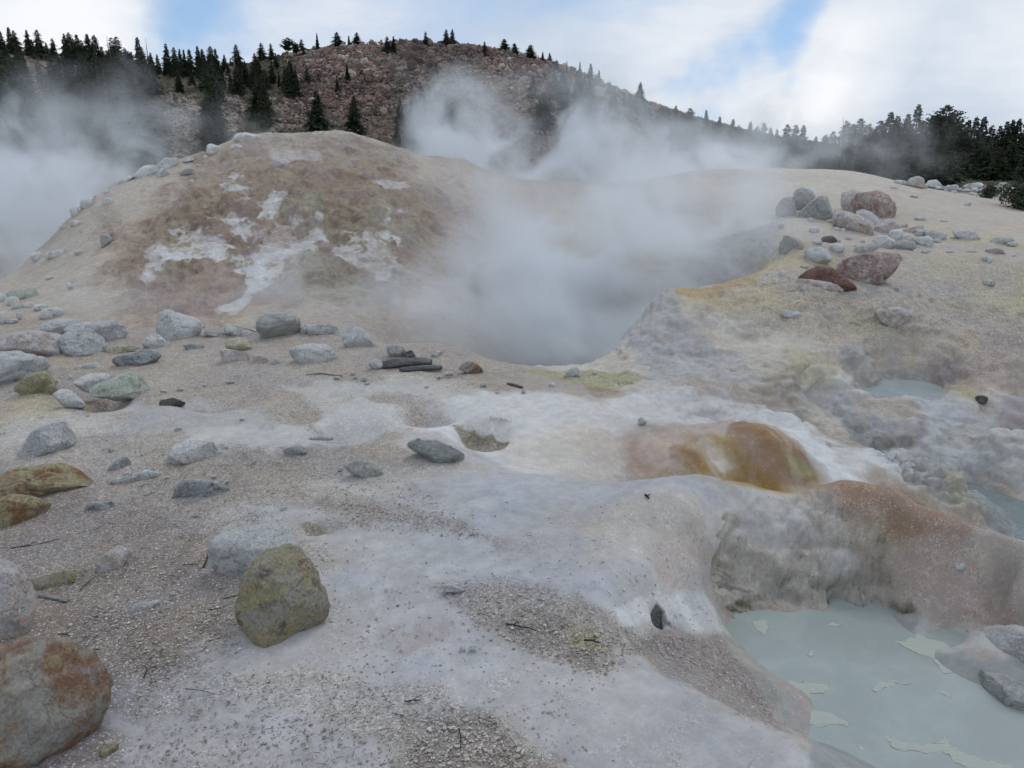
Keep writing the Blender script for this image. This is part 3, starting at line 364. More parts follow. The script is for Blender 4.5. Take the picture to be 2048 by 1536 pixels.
# colour strength rag soft gravel rough : polygon in photo pixels
PAINT = """
tan 1 20 30 1 .1:-200 600 0 600 400 630 900 690 1050 735 1000 900 600 1000 0 1000 -200 900
gravel 1 20 30 1 .05:-300 860 500 860 1000 960 1100 1200 1250 1560 1100 1800 -300 1800
brown .75 30 45 1 .1:-100 960 180 960 420 1060 470 1200 520 1300 400 1340 260 1420 240 1560 -100 1560
sand .6 25 40 .8 0:-100 820 260 850 480 900 340 960 60 930 -100 900
pale .6 25 30 .6 0:0 850 150 820 300 830 250 870 0 890
pale .5 30 120 .3 0:380 1000 700 930 1100 940 1500 990 1450 1200 1640 1560 400 1560 300 1380 500 1240 560 1100
lilac .92 18 44 .08 0:470 1015 560 985 720 975 900 955 1200 958 1400 953 1590 990 1480 1090 1440 1200 1240 1243 1400 1392 1640 1540 1640 1640 1250 1640 1130 1536 1000 1440 860 1375 620 1345 420 1330 370 1296 560 1258 660 1240 655 1100 560 1050
lilac .85 22 40 .08 0:230 1450 380 1410 620 1440 800 1490 760 1600 230 1600
lilac .5 25 30 .4 0:250 1380 330 1360 400 1380 300 1400
pale .55 12 25 .2 0:560 990 700 960 800 985 760 1010 620 1020
blue .6 30 40 .05 0:760 1010 1000 990 1250 1080 1150 1150 900 1140 700 1120
blue .5 25 40 .05 0:1100 980 1400 965 1500 1000 1350 1030 1150 1020
lilac .7 20 40 0 0:1000 1380 1300 1360 1560 1520 1300 1520 1080 1440
cream .65 30 40 .5 .1:1230 1020 1480 1000 1560 1060 1460 1180 1350 1200 1180 1090
pink .45 20 30 .5 .1:1300 1090 1420 1080 1430 1150 1330 1170
gravel .7 20 40 .9 .05:860 1165 1010 1160 1210 1215 1290 1300 1210 1350 1090 1320 950 1250
brown .5 14 30 1 0:960 1225 1060 1215 1220 1290 1190 1330 1070 1290
gravel .7 12 24 1 0:330 945 600 965 770 1000 930 1035 1000 1085 880 1062 700 1042 470 1012
brown .5 10 16 1 0:560 985 760 1005 800 1030 640 1020
gravel .35 18 50 .6 0:1000 1040 1180 1030 1230 1120 1140 1170 1040 1100
sulf .45 8 10 .6 0:1130 1250 1190 1262 1210 1300 1150 1290
sulf .4 8 10 .6 0:1270 1300 1300 1295 1320 1345 1290 1330
mauve .5 25 40 .05 0:760 1250 900 1245 900 1330 770 1330
brown .5 12 12 1 0:800 1430 980 1420 1060 1536 820 1560
white .6 16 24 .15 0:640 810 800 800 810 868 700 872 630 850
blue .7 18 24 .2 .1:250 815 460 800 610 850 440 885 260 862
pale .8 14 14 .2 0:380 860 560 850 760 880 600 900 400 890
blue .7 12 20 .1 0:780 880 900 850 1000 900 1050 945 900 925 800 905
pale .7 14 20 .2 0:560 770 850 750 1000 790 860 800 620 800
gravel .5 14 24 1 0:980 800 1080 820 1060 850 980 840
white .7 14 24 .05 0:820 850 900 800 1050 778 1200 800 1350 770 1460 782 1560 822 1650 870 1740 905 1800 1000 1700 962 1640 940 1560 852 1450 838 1300 845 1240 880 1240 945 1050 945 960 880
cream .7 12 30 .3 .05:1000 880 1180 850 1250 880 1240 950 1040 948
pink .4 12 25 .4 0:1150 880 1260 870 1260 945 1160 945
olive .85 4 5 .8 .5:905 848 940 842 985 850 1018 875 1000 895 965 888 925 865
olive .75 4 6 .9 .3:590 1045 640 1040 680 1055 665 1068 620 1065
dkbrown .85 5 8 1 .4:150 798 170 780 215 785 208 812 165 812
brown .5 8 10 1 .2:385 812 470 806 500 815 440 822
brown .5 8 12 .8 .1:830 822 880 815 900 835 860 842
grey .4 10 14 .5 .3:640 855 760 855 780 870 700 880 640 875
yel .5 12 20 .6 .2:20 800 100 780 170 800 120 830 30 830
olive .5 4 8 .6 .2:1230 950 1330 935 1400 945 1300 958
pink .9 4 10 .2 .05:1245 880 1300 862 1400 846 1530 848 1600 885 1560 920 1400 925 1260 935
rust .45 8 22 .3 .1:1250 880 1270 868 1282 880 1285 930 1262 940 1255 910
bmound .6 4 8 .3 .1:1290 862 1340 852 1440 846 1400 858 1310 868
ochre .85 5 10 .2 .1:1370 865 1480 850 1580 880 1650 960 1600 990 1480 968 1390 905
rust .85 5 8 .3 .15:1460 846 1530 848 1580 872 1625 930 1635 960 1600 978 1550 950 1500 910 1450 875
bmound .7 5 10 .3 .15:1490 880 1540 900 1600 970 1560 975 1500 940 1450 890
orange 1 4 7 .3 .15:1345 892 1372 888 1400 905 1425 945 1400 945 1375 925
rust .6 3 6 .3 .1:1338 895 1370 895 1400 930 1390 945 1340 915
orange 1 4 7 .3 .2:1390 872 1430 866 1455 880 1490 925 1520 955 1490 950 1450 915
cream .9 4 6 .1 .1:1400 880 1425 876 1455 905 1475 935 1440 950 1420 925 1410 900
yel .8 4 7 .1 .1:1408 872 1440 880 1462 905 1440 912 1420 895
orange 1 4 8 .3 .2:1450 935 1500 930 1560 960 1600 988 1500 975 1440 960
sulf .8 4 6 .3 .25:1570 905 1600 915 1632 945 1610 955 1580 935
rust .4 4 8 .3 .1:1245 935 1300 925 1340 945 1280 955
white 1 5 8 0 0:1540 846 1590 852 1650 890 1720 950 1800 990 1730 968 1660 945 1620 905 1580 870
bmound 1 8 10 .5 .25:1600 985 1680 960 1760 965 1850 1000 1950 1065 1900 1110 1800 1090 1700 1050 1640 1010
rust .45 10 12 .5 .25:1690 975 1800 990 1880 1050 1800 1080 1720 1040
ochre .45 12 14 .4 .2:1740 1050 1860 1070 1850 1110 1760 1090
pink .9 10 20 .5 .2:1800 1110 1900 1080 2046 1160 2070 1240 1950 1250 1830 1200
mauve .5 10 20 .6 .2:1860 1050 1950 1080 1960 1110 1860 1100
cream .6 12 20 .3 .2:1950 1080 2050 1160 2060 1230 1980 1180
cream 1 15 25 .4 .6:1440 1010 1600 990 1700 1050 1780 1120 1790 1215 1600 1216 1460 1215 1420 1160
white .5 14 20 .1 .4:1500 980 1600 1000 1640 1060 1560 1100 1480 1040
white .5 10 16 .1 .4:1650 1090 1720 1100 1730 1150 1660 1150
mauve .35 8 16 .3 .7:1590 1070 1690 1070 1670 1105 1600 1100
bmound .5 8 14 .4 .5:1700 1060 1770 1100 1790 1190 1740 1160 1700 1100
green .3 12 20 .2 1:1450 1150 1600 1140 1780 1170 1840 1245 1700 1218 1560 1215 1470 1235
olive .55 5 6 .3 1:1440 1205 1500 1195 1540 1213 1470 1235
olive .6 5 6 .3 1:1770 1205 1820 1205 1850 1250 1800 1235
white .9 8 10 .05 .1:1220 1210 1330 1190 1420 1200 1460 1270 1400 1268 1300 1250 1240 1245
brown .6 16 24 .8 .3:1235 1255 1440 1270 1510 1340 1560 1400 1570 1470 1480 1440 1400 1385 1300 1340
mauve .5 14 20 .5 .3:1300 1280 1440 1290 1520 1380 1420 1370
green .5 8 8 .2 .6:1440 1240 1480 1280 1560 1370 1600 1400 1610 1490 1560 1440 1500 1340 1450 1290
dkmud .95 9 4 .4 .5:1300 1213 1314 1205 1326 1222 1331 1240 1318 1248 1308 1232
mud 1 6 12 0 .1:1460 1232 1600 1222 1780 1222 1860 1262 1950 1320 2070 1345 2100 1560 1620 1560 1620 1400 1500 1290
pale .7 12 12 .1 .4:1850 1250 1980 1265 2070 1300 2060 1345 1960 1335 1880 1300
bmound .7 5 5 .5 .3:1900 1212 2060 1205 2060 1225 1940 1232
cream 1 25 30 .3 .4:1050 730 1200 700 1280 630 1400 590 1560 600 1700 640 1660 720 1700 780 1850 800 1950 800 2100 780 2100 900 1900 900 1700 880 1560 800 1340 762 1100 760
sand 1 20 30 .8 .2:1310 600 1500 540 1560 500 1800 480 2100 470 2100 740 1960 740 1900 690 1660 680 1500 650
sand 1 20 30 .35 .05:1200 420 1300 365 1370 348 1720 342 1900 380 2100 420 2100 500 1800 490 1560 500 1540 450 1350 420
cream .6 25 40 .3 0:1380 350 1720 345 1850 380 1700 410 1500 400
yel .35 25 40 .6 0:1750 440 2000 460 2060 500 1850 480
tan .6 25 30 1 .2:1560 560 1900 580 2100 640 2100 700 1800 640 1600 620
brown .5 12 14 1 .2:1900 670 2100 690 2100 730 1990 715
yel .55 18 20 .6 .1:1880 540 2070 560 2060 620 1960 610
yel .5 14 20 .7 .1:1700 650 1850 650 1960 680 1850 670
lilac .4 20 20 .5 .1:1650 560 1850 560 2000 590 1850 600
ochre .95 8 8 .4 .15:1290 606 1320 592 1420 572 1500 548 1530 520 1545 528 1515 565 1420 598 1330 612
yel .6 14 20 .5 .1:1330 612 1450 590 1530 560 1560 600 1450 620
yel .6 10 14 .5 .2:1520 505 1640 520 1700 545 1540 548
green .5 10 14 .2 .6:1270 610 1330 612 1340 660 1280 700 1250 690
white .45 10 14 .1 .5:1290 620 1350 625 1330 670 1290 680
lilac .9 16 18 .15 .3:1170 720 1230 690 1420 700 1520 745 1600 775 1480 770 1300 760
blue .5 14 16 .1 .2:1280 735 1480 730 1560 770 1350 764
gravel .4 12 14 .5 .5:1340 640 1420 640 1400 680 1340 680
sulf .6 7 8 .7 .5:1040 742 1150 740 1210 745 1230 780 1160 775 1080 758
sulf .7 6 6 .7 .6:1160 738 1250 742 1300 760 1240 768 1180 755
rust .4 5 6 .6 .5:1150 770 1200 775 1250 790 1190 795
yel .6 14 16 .4 .5:1560 690 1660 720 1680 760 1590 750
white .6 12 12 .1 .3:1600 740 1700 770 1790 800 1700 800 1580 775
grey .6 14 14 .3 .7:1560 770 1640 770 1680 830 1600 800
ochre .3 8 10 .4 .4:1700 790 1780 800 1800 820 1740 815
green .4 12 14 .2 .6:1700 690 1830 690 1840 750 1760 750 1710 730
grey .8 10 12 .3 .8:1700 720 1800 700 1900 730 1900 775 1710 770
mauve .9 8 14 .3 .7:1850 710 1940 740 1960 770 1890 775 1850 745
mud 1 4 6 0 0:1702 768 1900 768 1930 778 1850 796 1760 794
yel .6 8 8 .4 .4:1870 780 1950 775 1960 800 1900 805
pink .4 14 20 .5 .2:1960 700 2100 730 2100 790 2000 770
lilac .9 12 14 .3 .5:1640 810 1800 820 1900 850 1900 890 1780 880 1680 850
mud .85 12 12 .2 .7:1680 830 1800 860 1900 870 1960 900 1960 960 1900 940 1780 905 1700 880
dkmud .7 10 10 .2 .9:1740 870 1830 875 1830 905 1760 905
mauve .45 10 10 .3 .6:1780 850 1880 860 1860 890 1780 880
blue .8 8 10 .05 .1:1800 795 1900 790 1960 825 1880 850
lilac 1 8 14 .1 .3:1900 850 1960 822 2100 808 2100 870 1960 872
mauve .6 8 10 .3 .5:1980 835 2100 820 2100 860 2000 860
pale 1 8 14 .2 .5:1870 905 1920 872 2100 862 2100 1000 2000 960 1930 950
grey .5 10 10 .3 .7:1900 920 2000 930 2000 960 1920 950
mud 1 4 6 0 .4:1940 960 2000 985 2100 1060 2100 1120 1990 1060 1940 1000
white .75 10 12 .05 .3:1720 905 1800 895 1870 905 1940 950 1960 1000 1880 1010 1780 960
pale .6 8 14 .1 .95:1770 905 1830 895 1890 915 1945 950 1965 1000 1880 1015 1810 975
yel .4 6 8 .2 .6:1900 930 1950 960 1960 1000 1910 1010
grey .6 5 6 .3 .8:1640 880 1700 895 1660 900
pink 1 30 40 .5 .6:800 320 1000 355 1300 365 1450 380 1450 480 1380 560 1280 600 1200 700 950 700 850 600
yel .6 25 30 .4 .6:1080 420 1250 400 1300 520 1150 560 1060 520
ochre .35 20 20 .4 .6:1100 500 1200 490 1180 560 1110 570
mauve .6 20 20 .4 .6:900 420 1040 480 1060 560 960 560
grey .7 25 30 .3 .8:1380 500 1500 450 1560 470 1540 520 1480 550 1380 570
"""
HILLP = """
sand 1 12 20 .5 .12:-300 560 0 560 60 530 150 430 250 355 350 318 480 270 600 262 750 275 850 310 870 400 850 600 830 660 500 652 0 645 -300 650
pink .5 30 80 .4 .3:230 520 300 420 420 340 560 300 760 310 880 380 900 560 800 640 500 640 250 620
red .75 34 80 .4 1:250 450 360 360 480 310 640 295 800 325 880 390 880 560 760 590 600 580 480 600 330 600 240 560
tan .7 14 16 .5 .6:480 280 600 268 740 280 840 310 820 345 700 320 560 300 470 310
red .4 12 14 .5 .6:520 290 700 300 820 345 760 350 600 320
olive .55 10 10 .3 .9:360 400 430 390 470 420 400 450 360 440
green .5 8 8 .3 .9:590 380 640 380 660 460 620 480 580 450
tan .85 6 6 .3 1:562 395 590 385 625 400 640 430 622 468 590 470 563 440
olive .6 14 14 .3 1:640 420 780 400 830 480 780 520 700 500 640 470
tan .6 10 10 .3 .9:740 400 820 420 840 520 790 500
olive .4 14 14 .3 1:280 480 370 460 400 540 330 560
mauve .5 20 20 .4 .7:300 560 500 560 560 620 400 640 250 620
green .45 16 14 .3 .8:560 510 700 510 800 540 810 600 700 610 600 600
yel .4 8 10 .3 .5:440 630 510 625 520 650 460 655
white .8 30 9 .1 .35:455 368 530 385 560 400 560 425 540 440 500 450 520 440 480 420 460 395
white .8 30 9 .1 .35:450 420 520 415 560 440 555 470 470 490 430 470
white .8 30 9 .1 .35:370 470 420 450 480 490 560 470 640 455 650 480 560 510 600 540 520 540 440 540 370 510
white .8 30 9 .1 .35:400 500 480 520 530 540 525 560 470 545 380 515
white .8 12 6 .1 .3:290 505 320 500 330 535 295 550
white .8 30 9 .1 .35:765 440 780 430 790 470 795 530 760 545 735 520 700 490 690 475 730 500
white .7 8 6 .1 .3:750 366 800 368 820 378 770 378
white .7 14 6 .1 .3:440 600 490 598 500 620 450 622
white .5 10 14 .1 .1:540 300 640 302 640 316 550 318
"""
def parse(s):
    o = []
    for l in s.strip().splitlines():
        a, b = l.split(':'); k = a.split(); p = np.array([float(q) for q in b.split()]).reshape(-1, 2)
        o.append((PAL[k[0]],) + tuple(float(q) for q in k[1:]) + (p,))
    return o
def polysd(px, py, P):                       # signed distance, positive inside
    x1, y1 = P[:, 0], P[:, 1]; x2, y2 = np.roll(x1, -1), np.roll(y1, -1)
    best = np.full(px.shape, 1e9, np.float32); ins = np.zeros(px.shape, bool)
    for a, b, c, d in zip(x1, y1, x2, y2):
        ex, ey = c - a, d - b; L = ex * ex + ey * ey + 1e-12
        t = np.clip(((px - a) * ex + (py - b) * ey) / L, 0, 1)
        best = np.minimum(best, (px - a - t * ex) ** 2 + (py - b - t * ey) ** 2)
        cr = ((b > py) != (d > py)) & (px < (c - a) * (py - b) / ((d - b) + 1e-12) + a); ins ^= cr
    return np.where(ins, 1, -1) * np.sqrt(best)
layers = parse(PAINT) + parse(HILLP)
allp = np.concatenate([l[-1] for l in layers]); allh = hits(allp); ha, hl = AL(allh[:, 0], allh[:, 1])

def polar_grid(rows_, azs):
    A, Rr = np.meshgrid(azs, rows_)
    return A, Rr, Rr * np.sin(A), Rr * np.cos(A)
def grid_mesh(name, P, keep=None):
    nr, na, _ = P.shape
    me = bpy.data.meshes.new(name)
    i = np.arange(nr * na, dtype=np.int32).reshape(nr, na)
    q = np.stack([i[:-1, :-1], i[:-1, 1:], i[1:, 1:], i[1:, :-1]], -1).reshape(-1, 4)
    me.vertices.add(nr * na); me.vertices.foreach_set('co', P.reshape(-1).astype(np.float32))
    me.loops.add(q.size); me.loops.foreach_set('vertex_index', q.reshape(-1))
    me.polygons.add(len(q)); me.polygons.foreach_set('loop_start', np.arange(0, q.size, 4, dtype=np.int32)); me.polygons.foreach_set('loop_total', np.full(len(q), 4, np.int32))
    me.polygons.foreach_set('use_smooth', np.ones(len(q), bool)); me.update(calc_edges=True)
    return me
def grid_normals(P):
    du = np.gradient(P, axis=1); dv = np.gradient(P, axis=0); n = np.cross(du, dv)
    n /= np.linalg.norm(n, axis=2, keepdims=True) + 1e-12; n[n[..., 2] < 0] *= -1
    return n
def attr(me, name, arr, color=False):
    if color:
        a = me.color_attributes.new(name, 'FLOAT_COLOR', 'POINT')
        a.data.foreach_set('color', np.c_[arr.reshape(-1, 3), np.ones(arr.size // 3)].astype(np.float32).ravel())
    else:
        a = me.attributes.new(name, 'FLOAT', 'POINT'); a.data.foreach_set('value', arr.astype(np.float32).ravel())
az = np.concatenate([np.linspace(R(-75), R(-37), 60)[:-1], np.linspace(R(-37), R(37), 1060), np.linspace(R(37), R(75), 60)[1:]])
RB = 46.0
def row_table(r0, r1, kk, cl):
    r = [r0]
    while r[-1] < r1: r.append(r[-1] * math.exp(1.0 / max(kk / r[-1], cl)))
    r[-1] = r1; return np.array(r)
EXTRA = [(3.4, 4.7, 650), (5.1, 5.95, 1500), (6.85, 7.95, 600), (8.2, 11.2, 450), (12.8, 27, 620)]
def rows_near():
    r = [1.5]
    while r[-1] < RB:
        d = max(1500 / r[-1], 260)
        for a, c, e in EXTRA:
            if a < r[-1] < c: d = max(d, e)
        r.append(r[-1] * math.exp(1 / d))
    r[-1] = RB; return np.array(r)
rn = rows_near()
A, Rr, X, Y = polar_grid(rn, az)
Z = height(X, Y)
LR = np.log(Rr)
# hollows and lips: (u, v, half width px, half depth px, metres deep)
DIM = [(860, 828, 60, 20, .16), (700, 862, 70, 20, .16), (600, 830, 45, 14, .09), (965, 866, 58, 22, .2), (1314, 1228, 11, 15, .09), (420, 812, 60, 12, .07), (945, 850, 30, 12, .05), (640, 1054, 44, 12, .08), (180, 785, 60, 26, .16), (225, 800, 40, 14, .12),
       (620, 1230, 110, 30, .03), (1440, 822, 60, 20, .10), (330, 835, 60, 22, -.07), (1700, 1198, 22, 7, .10), (1610, 1190, 30, 12, .06), (430, 880, 60, 14, -.03)]
dh = hits([(d[0], d[1]) for d in DIM]); dha, dhl = AL(dh[:, 0], dh[:, 1])
for k, (u, v, ru, rv, dz) in enumerate(DIM):
    r = math.exp(dhl[k]); sa = ru / F; sl = rv / F * r / EYE
    q = ((A - dha[k]) / sa) ** 2 + ((LR - dhl[k]) / sl) ** 2
    Z -= dz * np.exp(-q ** 1.5)
# sand banked up round the boulders
bk_ = []
for ln in ROCKS.strip().splitlines():
    fr, pal, dp, fcv, pts, lab = ln.split('|'); x0, y0, k = FR[fr]; pl = T(pts, x0, y0, k); u0, v0 = pl.min(0); u1, v1 = pl.max(0)
    if fr in "FS" or pal == 'dark': continue
    bk_.append(((u0 + u1) / 2, v1 - .06 * (v1 - v0), u1 - u0, v1 - v0, float(dp)))
bh = hits([(q[0], q[1]) for q in bk_])
for (u, v, w, h, dp), p in zip(bk_, bh):
    kx = p[1] * cp / F; wm = w * kx * .5; dm = max(.5 * dp * min(w, 1.9 * h) * kx, .3 * wm); cy = p[1] + dm * .55
    sel = (np.abs(Y - cy) < dm * 3.5) & (np.abs(X - p[0]) < wm * 2.2)
    q = ((X[sel] - p[0]) / (wm * 1.18)) ** 2 + ((Y[sel] - cy) / (dm * 1.5)) ** 2
    Z[sel] += min(.16 * h * kx, .05) * np.exp(-q ** 1.3) 
base = np.array(PAL['tan'])
tm = sstep(X, 1.0, 2.2) * sstep(Y, 7.2, 8.2) * (1 - sstep(Y, 12, 13.5)) + .6 * sstep(X, -.5, 1) * sstep(Y, 9.8, 10.4) * (1 - sstep(Y, 12, 13))
zo = Z + .2 * fbm(X, Y, s=.7, o=5, seed=301); qz = .12; fr_ = zo / qz - np.floor(zo / qz); Z = Z + np.clip(tm, 0, 1) * .45 * qz * (sstep(fr_, .35, .85) - fr_)
C = np.ones(A.shape + (3,)) * base
G = np.full(A.shape, .4); RO = np.full(A.shape, .2)
Zr = Z / Rr
w1 = fbm(X, Y, Z, s=.45, o=4, seed=3); w2 = fbm(X, Y, Z, s=.10, o=3, seed=9); w3 = fbm(A * 300, LR * 170, Zr * 300, s=12, o=6, seed=5, rough=.62)
def paint(A, LR, C, G, RO, layers, kk=0):
    for colr, st, rag, soft, g, ro, p in layers:
        n = len(p); P = np.c_[ha[kk:kk + n], hl[kk:kk + n]]; kk += n
        m = (rag * 2 + soft) / F
        r0 = math.exp(P[:, 1].mean()); k = min(1, max(.35, EYE / r0 * 1.6))      # metric: one unit along the ray counts for less when seen flat
        P2 = P * [1, k]
        sel = (A > P[:, 0].min() - m) & (A < P[:, 0].max() + m) & (LR * k > P2[:, 1].min() - m) & (LR * k < P2[:, 1].max() + m)
        if not sel.any(): continue
        sdv = polysd(A[sel], LR[sel] * k, P2)
        sdv = sdv * F + rag * (w3[sel] * 3.0 + w1[sel] * 1.4 + w2[sel] * .6)
        a = (sstep(sdv, -soft * .8, soft * .8) * st)
        C[sel] += (np.array(colr) - C[sel]) * a[:, None]; G[sel] += (g - G[sel]) * a; RO[sel] += (ro - RO[sel]) * a
paint(A, LR, C, G, RO, layers)
# mineral streaks run down the stained mound
hs = hits([(1450, 905), (1650, 920), (1245, 900)]); sa, sl = AL(hs[:, 0], hs[:, 1])
em = np.exp(-(((A - sa[0]) / (.14)) ** 4 + ((LR - sl[0]) / .09) ** 4))
stk = sstep(fbm((A - .75 * (sl[0] - LR) + .02 * w1) * 62, LR * 14, s=1.0, o=5, seed=311, rough=.6), -.1, .5) * em
C += (np.array((.50, .44, .37)) - C) * (stk * .42)[..., None]
# mottling that belongs to the crust itself
hb = sstep(Z, .15, .5) * sstep(Y, 14, 15) * (X < 0)
m1 = fbm(X, Y, Z, s=.9, o=4, seed=21); m2 = fbm(X, Y, Z, s=.22, o=4, seed=31, rough=.6); m3 = fbm(X, Y, Z * 1.5, s=.5, o=5, seed=41, rough=.62)
C *= (1 + .10 * m1 + .13 * m2)[..., None]
C += np.stack([.035 * m3, .012 * m3, -.035 * m3], -1)
ys = sstep(fbm(X, Y, s=1.3, o=3, seed=51), .25, .6) * .35 * sstep(Y, 8.5, 10)
C += (np.array(PAL['yel']) - C) * ys[..., None] * .35
# the steep face: clotted red, tan and olive
clot = sstep(fbm(X, Y, Z * 1.3, s=.55, o=5, seed=61, rough=.65), -.05, .25); clot2 = sstep(fbm(X, Y, Z * 1.3, s=.8, o=5, seed=71, rough=.65), .0, .3)
C += (np.array((.43, .37, .26)) - C) * (clot * RO * hb * .65)[..., None]
C += (np.array((.17, .11, .085)) - C) * (clot2 * (1 - clot) * RO * hb * .55)[..., None]
grit = sstep(fbm(X, Y, s=.5, o=5, seed=55, rough=.65), -.05, .3) * sstep(7.5 - Rr, 0, 2); G = np.maximum(G, grit * .4 * (C[..., 2] > .25))
C += (np.array(PAL['gravel']) - C) * (grit * .18 * (RO < .3))[..., None]
st = sstep(fbm(X, Y, Z, s=.7, o=5, seed=57, rough=.7), .12, .4) * sstep(RO, .08, .3); C += (np.array((.33, .27, .2)) - C) * (st * .45)[..., None]
cav = sstep(fbm(X, Y, Z * 1.2, s=.16, o=4, seed=59, rough=.6), .15, .45) * sstep(RO, .3, .7); C += (np.array((.22, .2, .17)) - C) * (cav * .13)[..., None]  # darkness of cavities put into the colour of rough ground
hol = sstep(fbm(X, Y, Z * 1.3, s=.5, o=5, seed=401, rough=.66), .02, .2) * hb * sstep(C[..., 2], .42, .52); C += (np.array((.33, .265, .22)) - C) * (hol * .85)[..., None]
C = np.clip(C, .03, .75)
P = np.stack([X, Y, Z], -1)
N = grid_normals(P)
sk = Z * .8 + X * .35
rdg = fbm(X, Y, sk, s=.95, o=5, seed=81, rough=.55, ridged=True); rd2 = fbm(X, Y, sk, s=.26, o=4, seed=91, rough=.55, ridged=True)
big = hb * RO
amp = big * (.36 * rdg - .14) + RO * np.clip(Rr / 10, .35, 1) * .075 * rd2 + RO * sstep(Rr, 7.5, 8.5) * -.10 * fbm(X, Y, Z, s=.42, o=5, seed=83, ridged=True)
amp += np.clip(tm, 0, 1) * sstep(Y, 7.4, 8.4) * (.05 - .11 * fbm(X, Y, Z, s=.55, o=5, seed=501, ridged=True, rough=.55))
amp += .022 * fbm(X, Y, s=1.1, o=3, seed=77) * (Rr < 13) + .02 * m1 * np.clip(Rr / 8, .5, 1.5) + .008 * m2 + G * .0035 * fbm(X, Y, s=.035, o=2, seed=101)
# terraces and runnels in the wall behind the near pool
wl = sstep(RO, .32, .75) * (Rr < 9.5) * np.clip(Rr / 6, .5, 1.3)
cavn = fbm(X, Y, Z * 1.3, s=.2, o=3, seed=113)
amp += wl * (-.14 * fbm(X, Y, Z, s=.24, o=5, seed=111, ridged=True, rough=.6) - .01 - .07 * sstep(cavn, .18, .5))
fade = sstep(Rr, 1.6, 2.2) * (1 - sstep(Rr, RB - 3, RB))
P = P + N * (amp * fade)[..., None]
me = grid_mesh("ground", P)
attr(me, 'tint', C, True); attr(me, 'gravel', np.clip(G, 0, 1)); attr(me, 'rough', np.clip(RO, 0, 1))

def new_mat(name):
    m = bpy.data.materials.new(name); m.use_nodes = True; t = NT(m.node_tree); t.n.clear()
    o = t.add('ShaderNodeOutputMaterial'); b = t.add('ShaderNodeBsdfPrincipled'); t.l.new(b.outputs[0], o.inputs[0])
    b.inputs['Roughness'].default_value = .9; b.inputs['Specular IOR Level'].default_value = .2
    return m, t, b
def bump(t, b, h, strength=1.0, dist=.01, prev=None):
    n = t.add('ShaderNodeBump'); n.inputs['Strength'].default_value = strength if not isinstance(strength, bpy.types.NodeSocket) else 1
    if isinstance(strength, bpy.types.NodeSocket): t.put(n.inputs['Strength'], strength)
    n.inputs['Distance'].default_value = dist; t.put(n.inputs['Height'], h)
    if prev is not None: t.l.new(prev, n.inputs['Normal'])
    t.l.new(n.outputs[0], b.inputs['Normal']); return n.outputs[0]
def tag(o, label=None, cat=None, group=None, kind=None):
    if label: o['label'] = label
    if cat: o['category'] = cat
    if group: o['group'] = group
    if kind: o['kind'] = kind
    return o
def link(name, me, mat=None, parent=None):
    o = bpy.data.objects.new(name, me); col.objects.link(o)
    if mat is not None and not me.materials: me.materials.append(mat)
    if parent is not None: o.parent = parent
    return o
mg, t, b = new_mat("crusted_ground")
at_ = lambda n: t.add('ShaderNodeAttribute', attribute_name=n)
tint = at_('tint').outputs['Color']; gr = at_('gravel').outputs['Fac']; ro = at_('rough').outputs['Fac']
pos = t.add('ShaderNodeNewGeometry').outputs['Position']
v1 = t.add('ShaderNodeTexVoronoi'); t.put(v1.inputs['Vector'], pos); v1.inputs['Scale'].default_value = 110
v2 = t.add('ShaderNodeTexVoronoi'); t.put(v2.inputs['Vector'], pos); v2.inputs['Scale'].default_value = 45
sp1 = t.add('ShaderNodeSeparateColor'); t.put(sp1.inputs[0], v1.outputs['Color']); sp2 = t.add('ShaderNodeSeparateColor'); t.put(sp2.inputs[0], v2.outputs['Color'])
nz = t.noise(pos, 9, 6, .65); nf = t.noise(pos, 60, 3, .6)
# each grain its own shade
g1 = t.ramp(sp1.outputs[0], 0, 1, .74, 1.26, False); g2 = t.ramp(sp2.outputs[1], 0, 1, .85, 1.15, False)
gg = t.math('MULTIPLY', g1, g2)
gm = t.ramp(t.math('ADD', gr, t.math('MULTIPLY', t.math('SUBTRACT', nz, .5), 1.4)), .25, .75)
fac = t.math('ADD', 1.0, t.math('MULTIPLY', t.math('SUBTRACT', gg, 1.0), t.math('MULTIPLY_ADD', gm, .85, .12)))
c = t.mix(1.0, tint, fac, 'MULTIPLY')
fac2 = t.ramp(nz, .3, .7, .88, 1.10); c = t.mix(1.0, c, fac2, 'MULTIPLY')
dk = t.ramp(t.noise(pos, 3.2, 9, .75), .56, .72)      # dark noise blotches, stronger where the ground is rough
c = t.mix(t.math('MULTIPLY', dk, t.math('MULTIPLY_ADD', ro, .24, .06)), c, (.18, .155, .13))
lt = t.math('GREATER_THAN', sp1.outputs[2], .93); c = t.mix(t.math('MULTIPLY', lt, t.math('MULTIPLY', gm, .7)), c, (.66, .63, .58))
v3 = t.add('ShaderNodeTexVoronoi'); t.put(v3.inputs['Vector'], t.vmath('ADD', pos, t.scale(t.noise(pos, 40, 2, color=True), .02))); v3.inputs['Scale'].default_value = 21
sp3 = t.add('ShaderNodeSeparateColor'); t.put(sp3.inputs[0], v3.outputs['Color'])
bk = t.math('MULTIPLY', t.math('GREATER_THAN', sp3.outputs[2], .86), t.math('LESS_THAN', v3.outputs['Distance'], t.math('MULTIPLY_ADD', sp3.outputs[0], .12, .03))); c = t.mix(t.math('MULTIPLY', bk, .6), c, (.12, .10, .085))
t.put(b.inputs['Base Color'], c)
h1 = t.math('MULTIPLY', t.math('SUBTRACT', 1.0, v1.outputs['Distance']), t.math('MULTIPLY', gm, sp1.outputs[1]))
bn = bump(t, b, h1, .8, .012)
bn = bump(t, b, t.noise(pos, 14, 8, .7), t.math('MULTIPLY_ADD', ro, .8, .2), .07, bn)
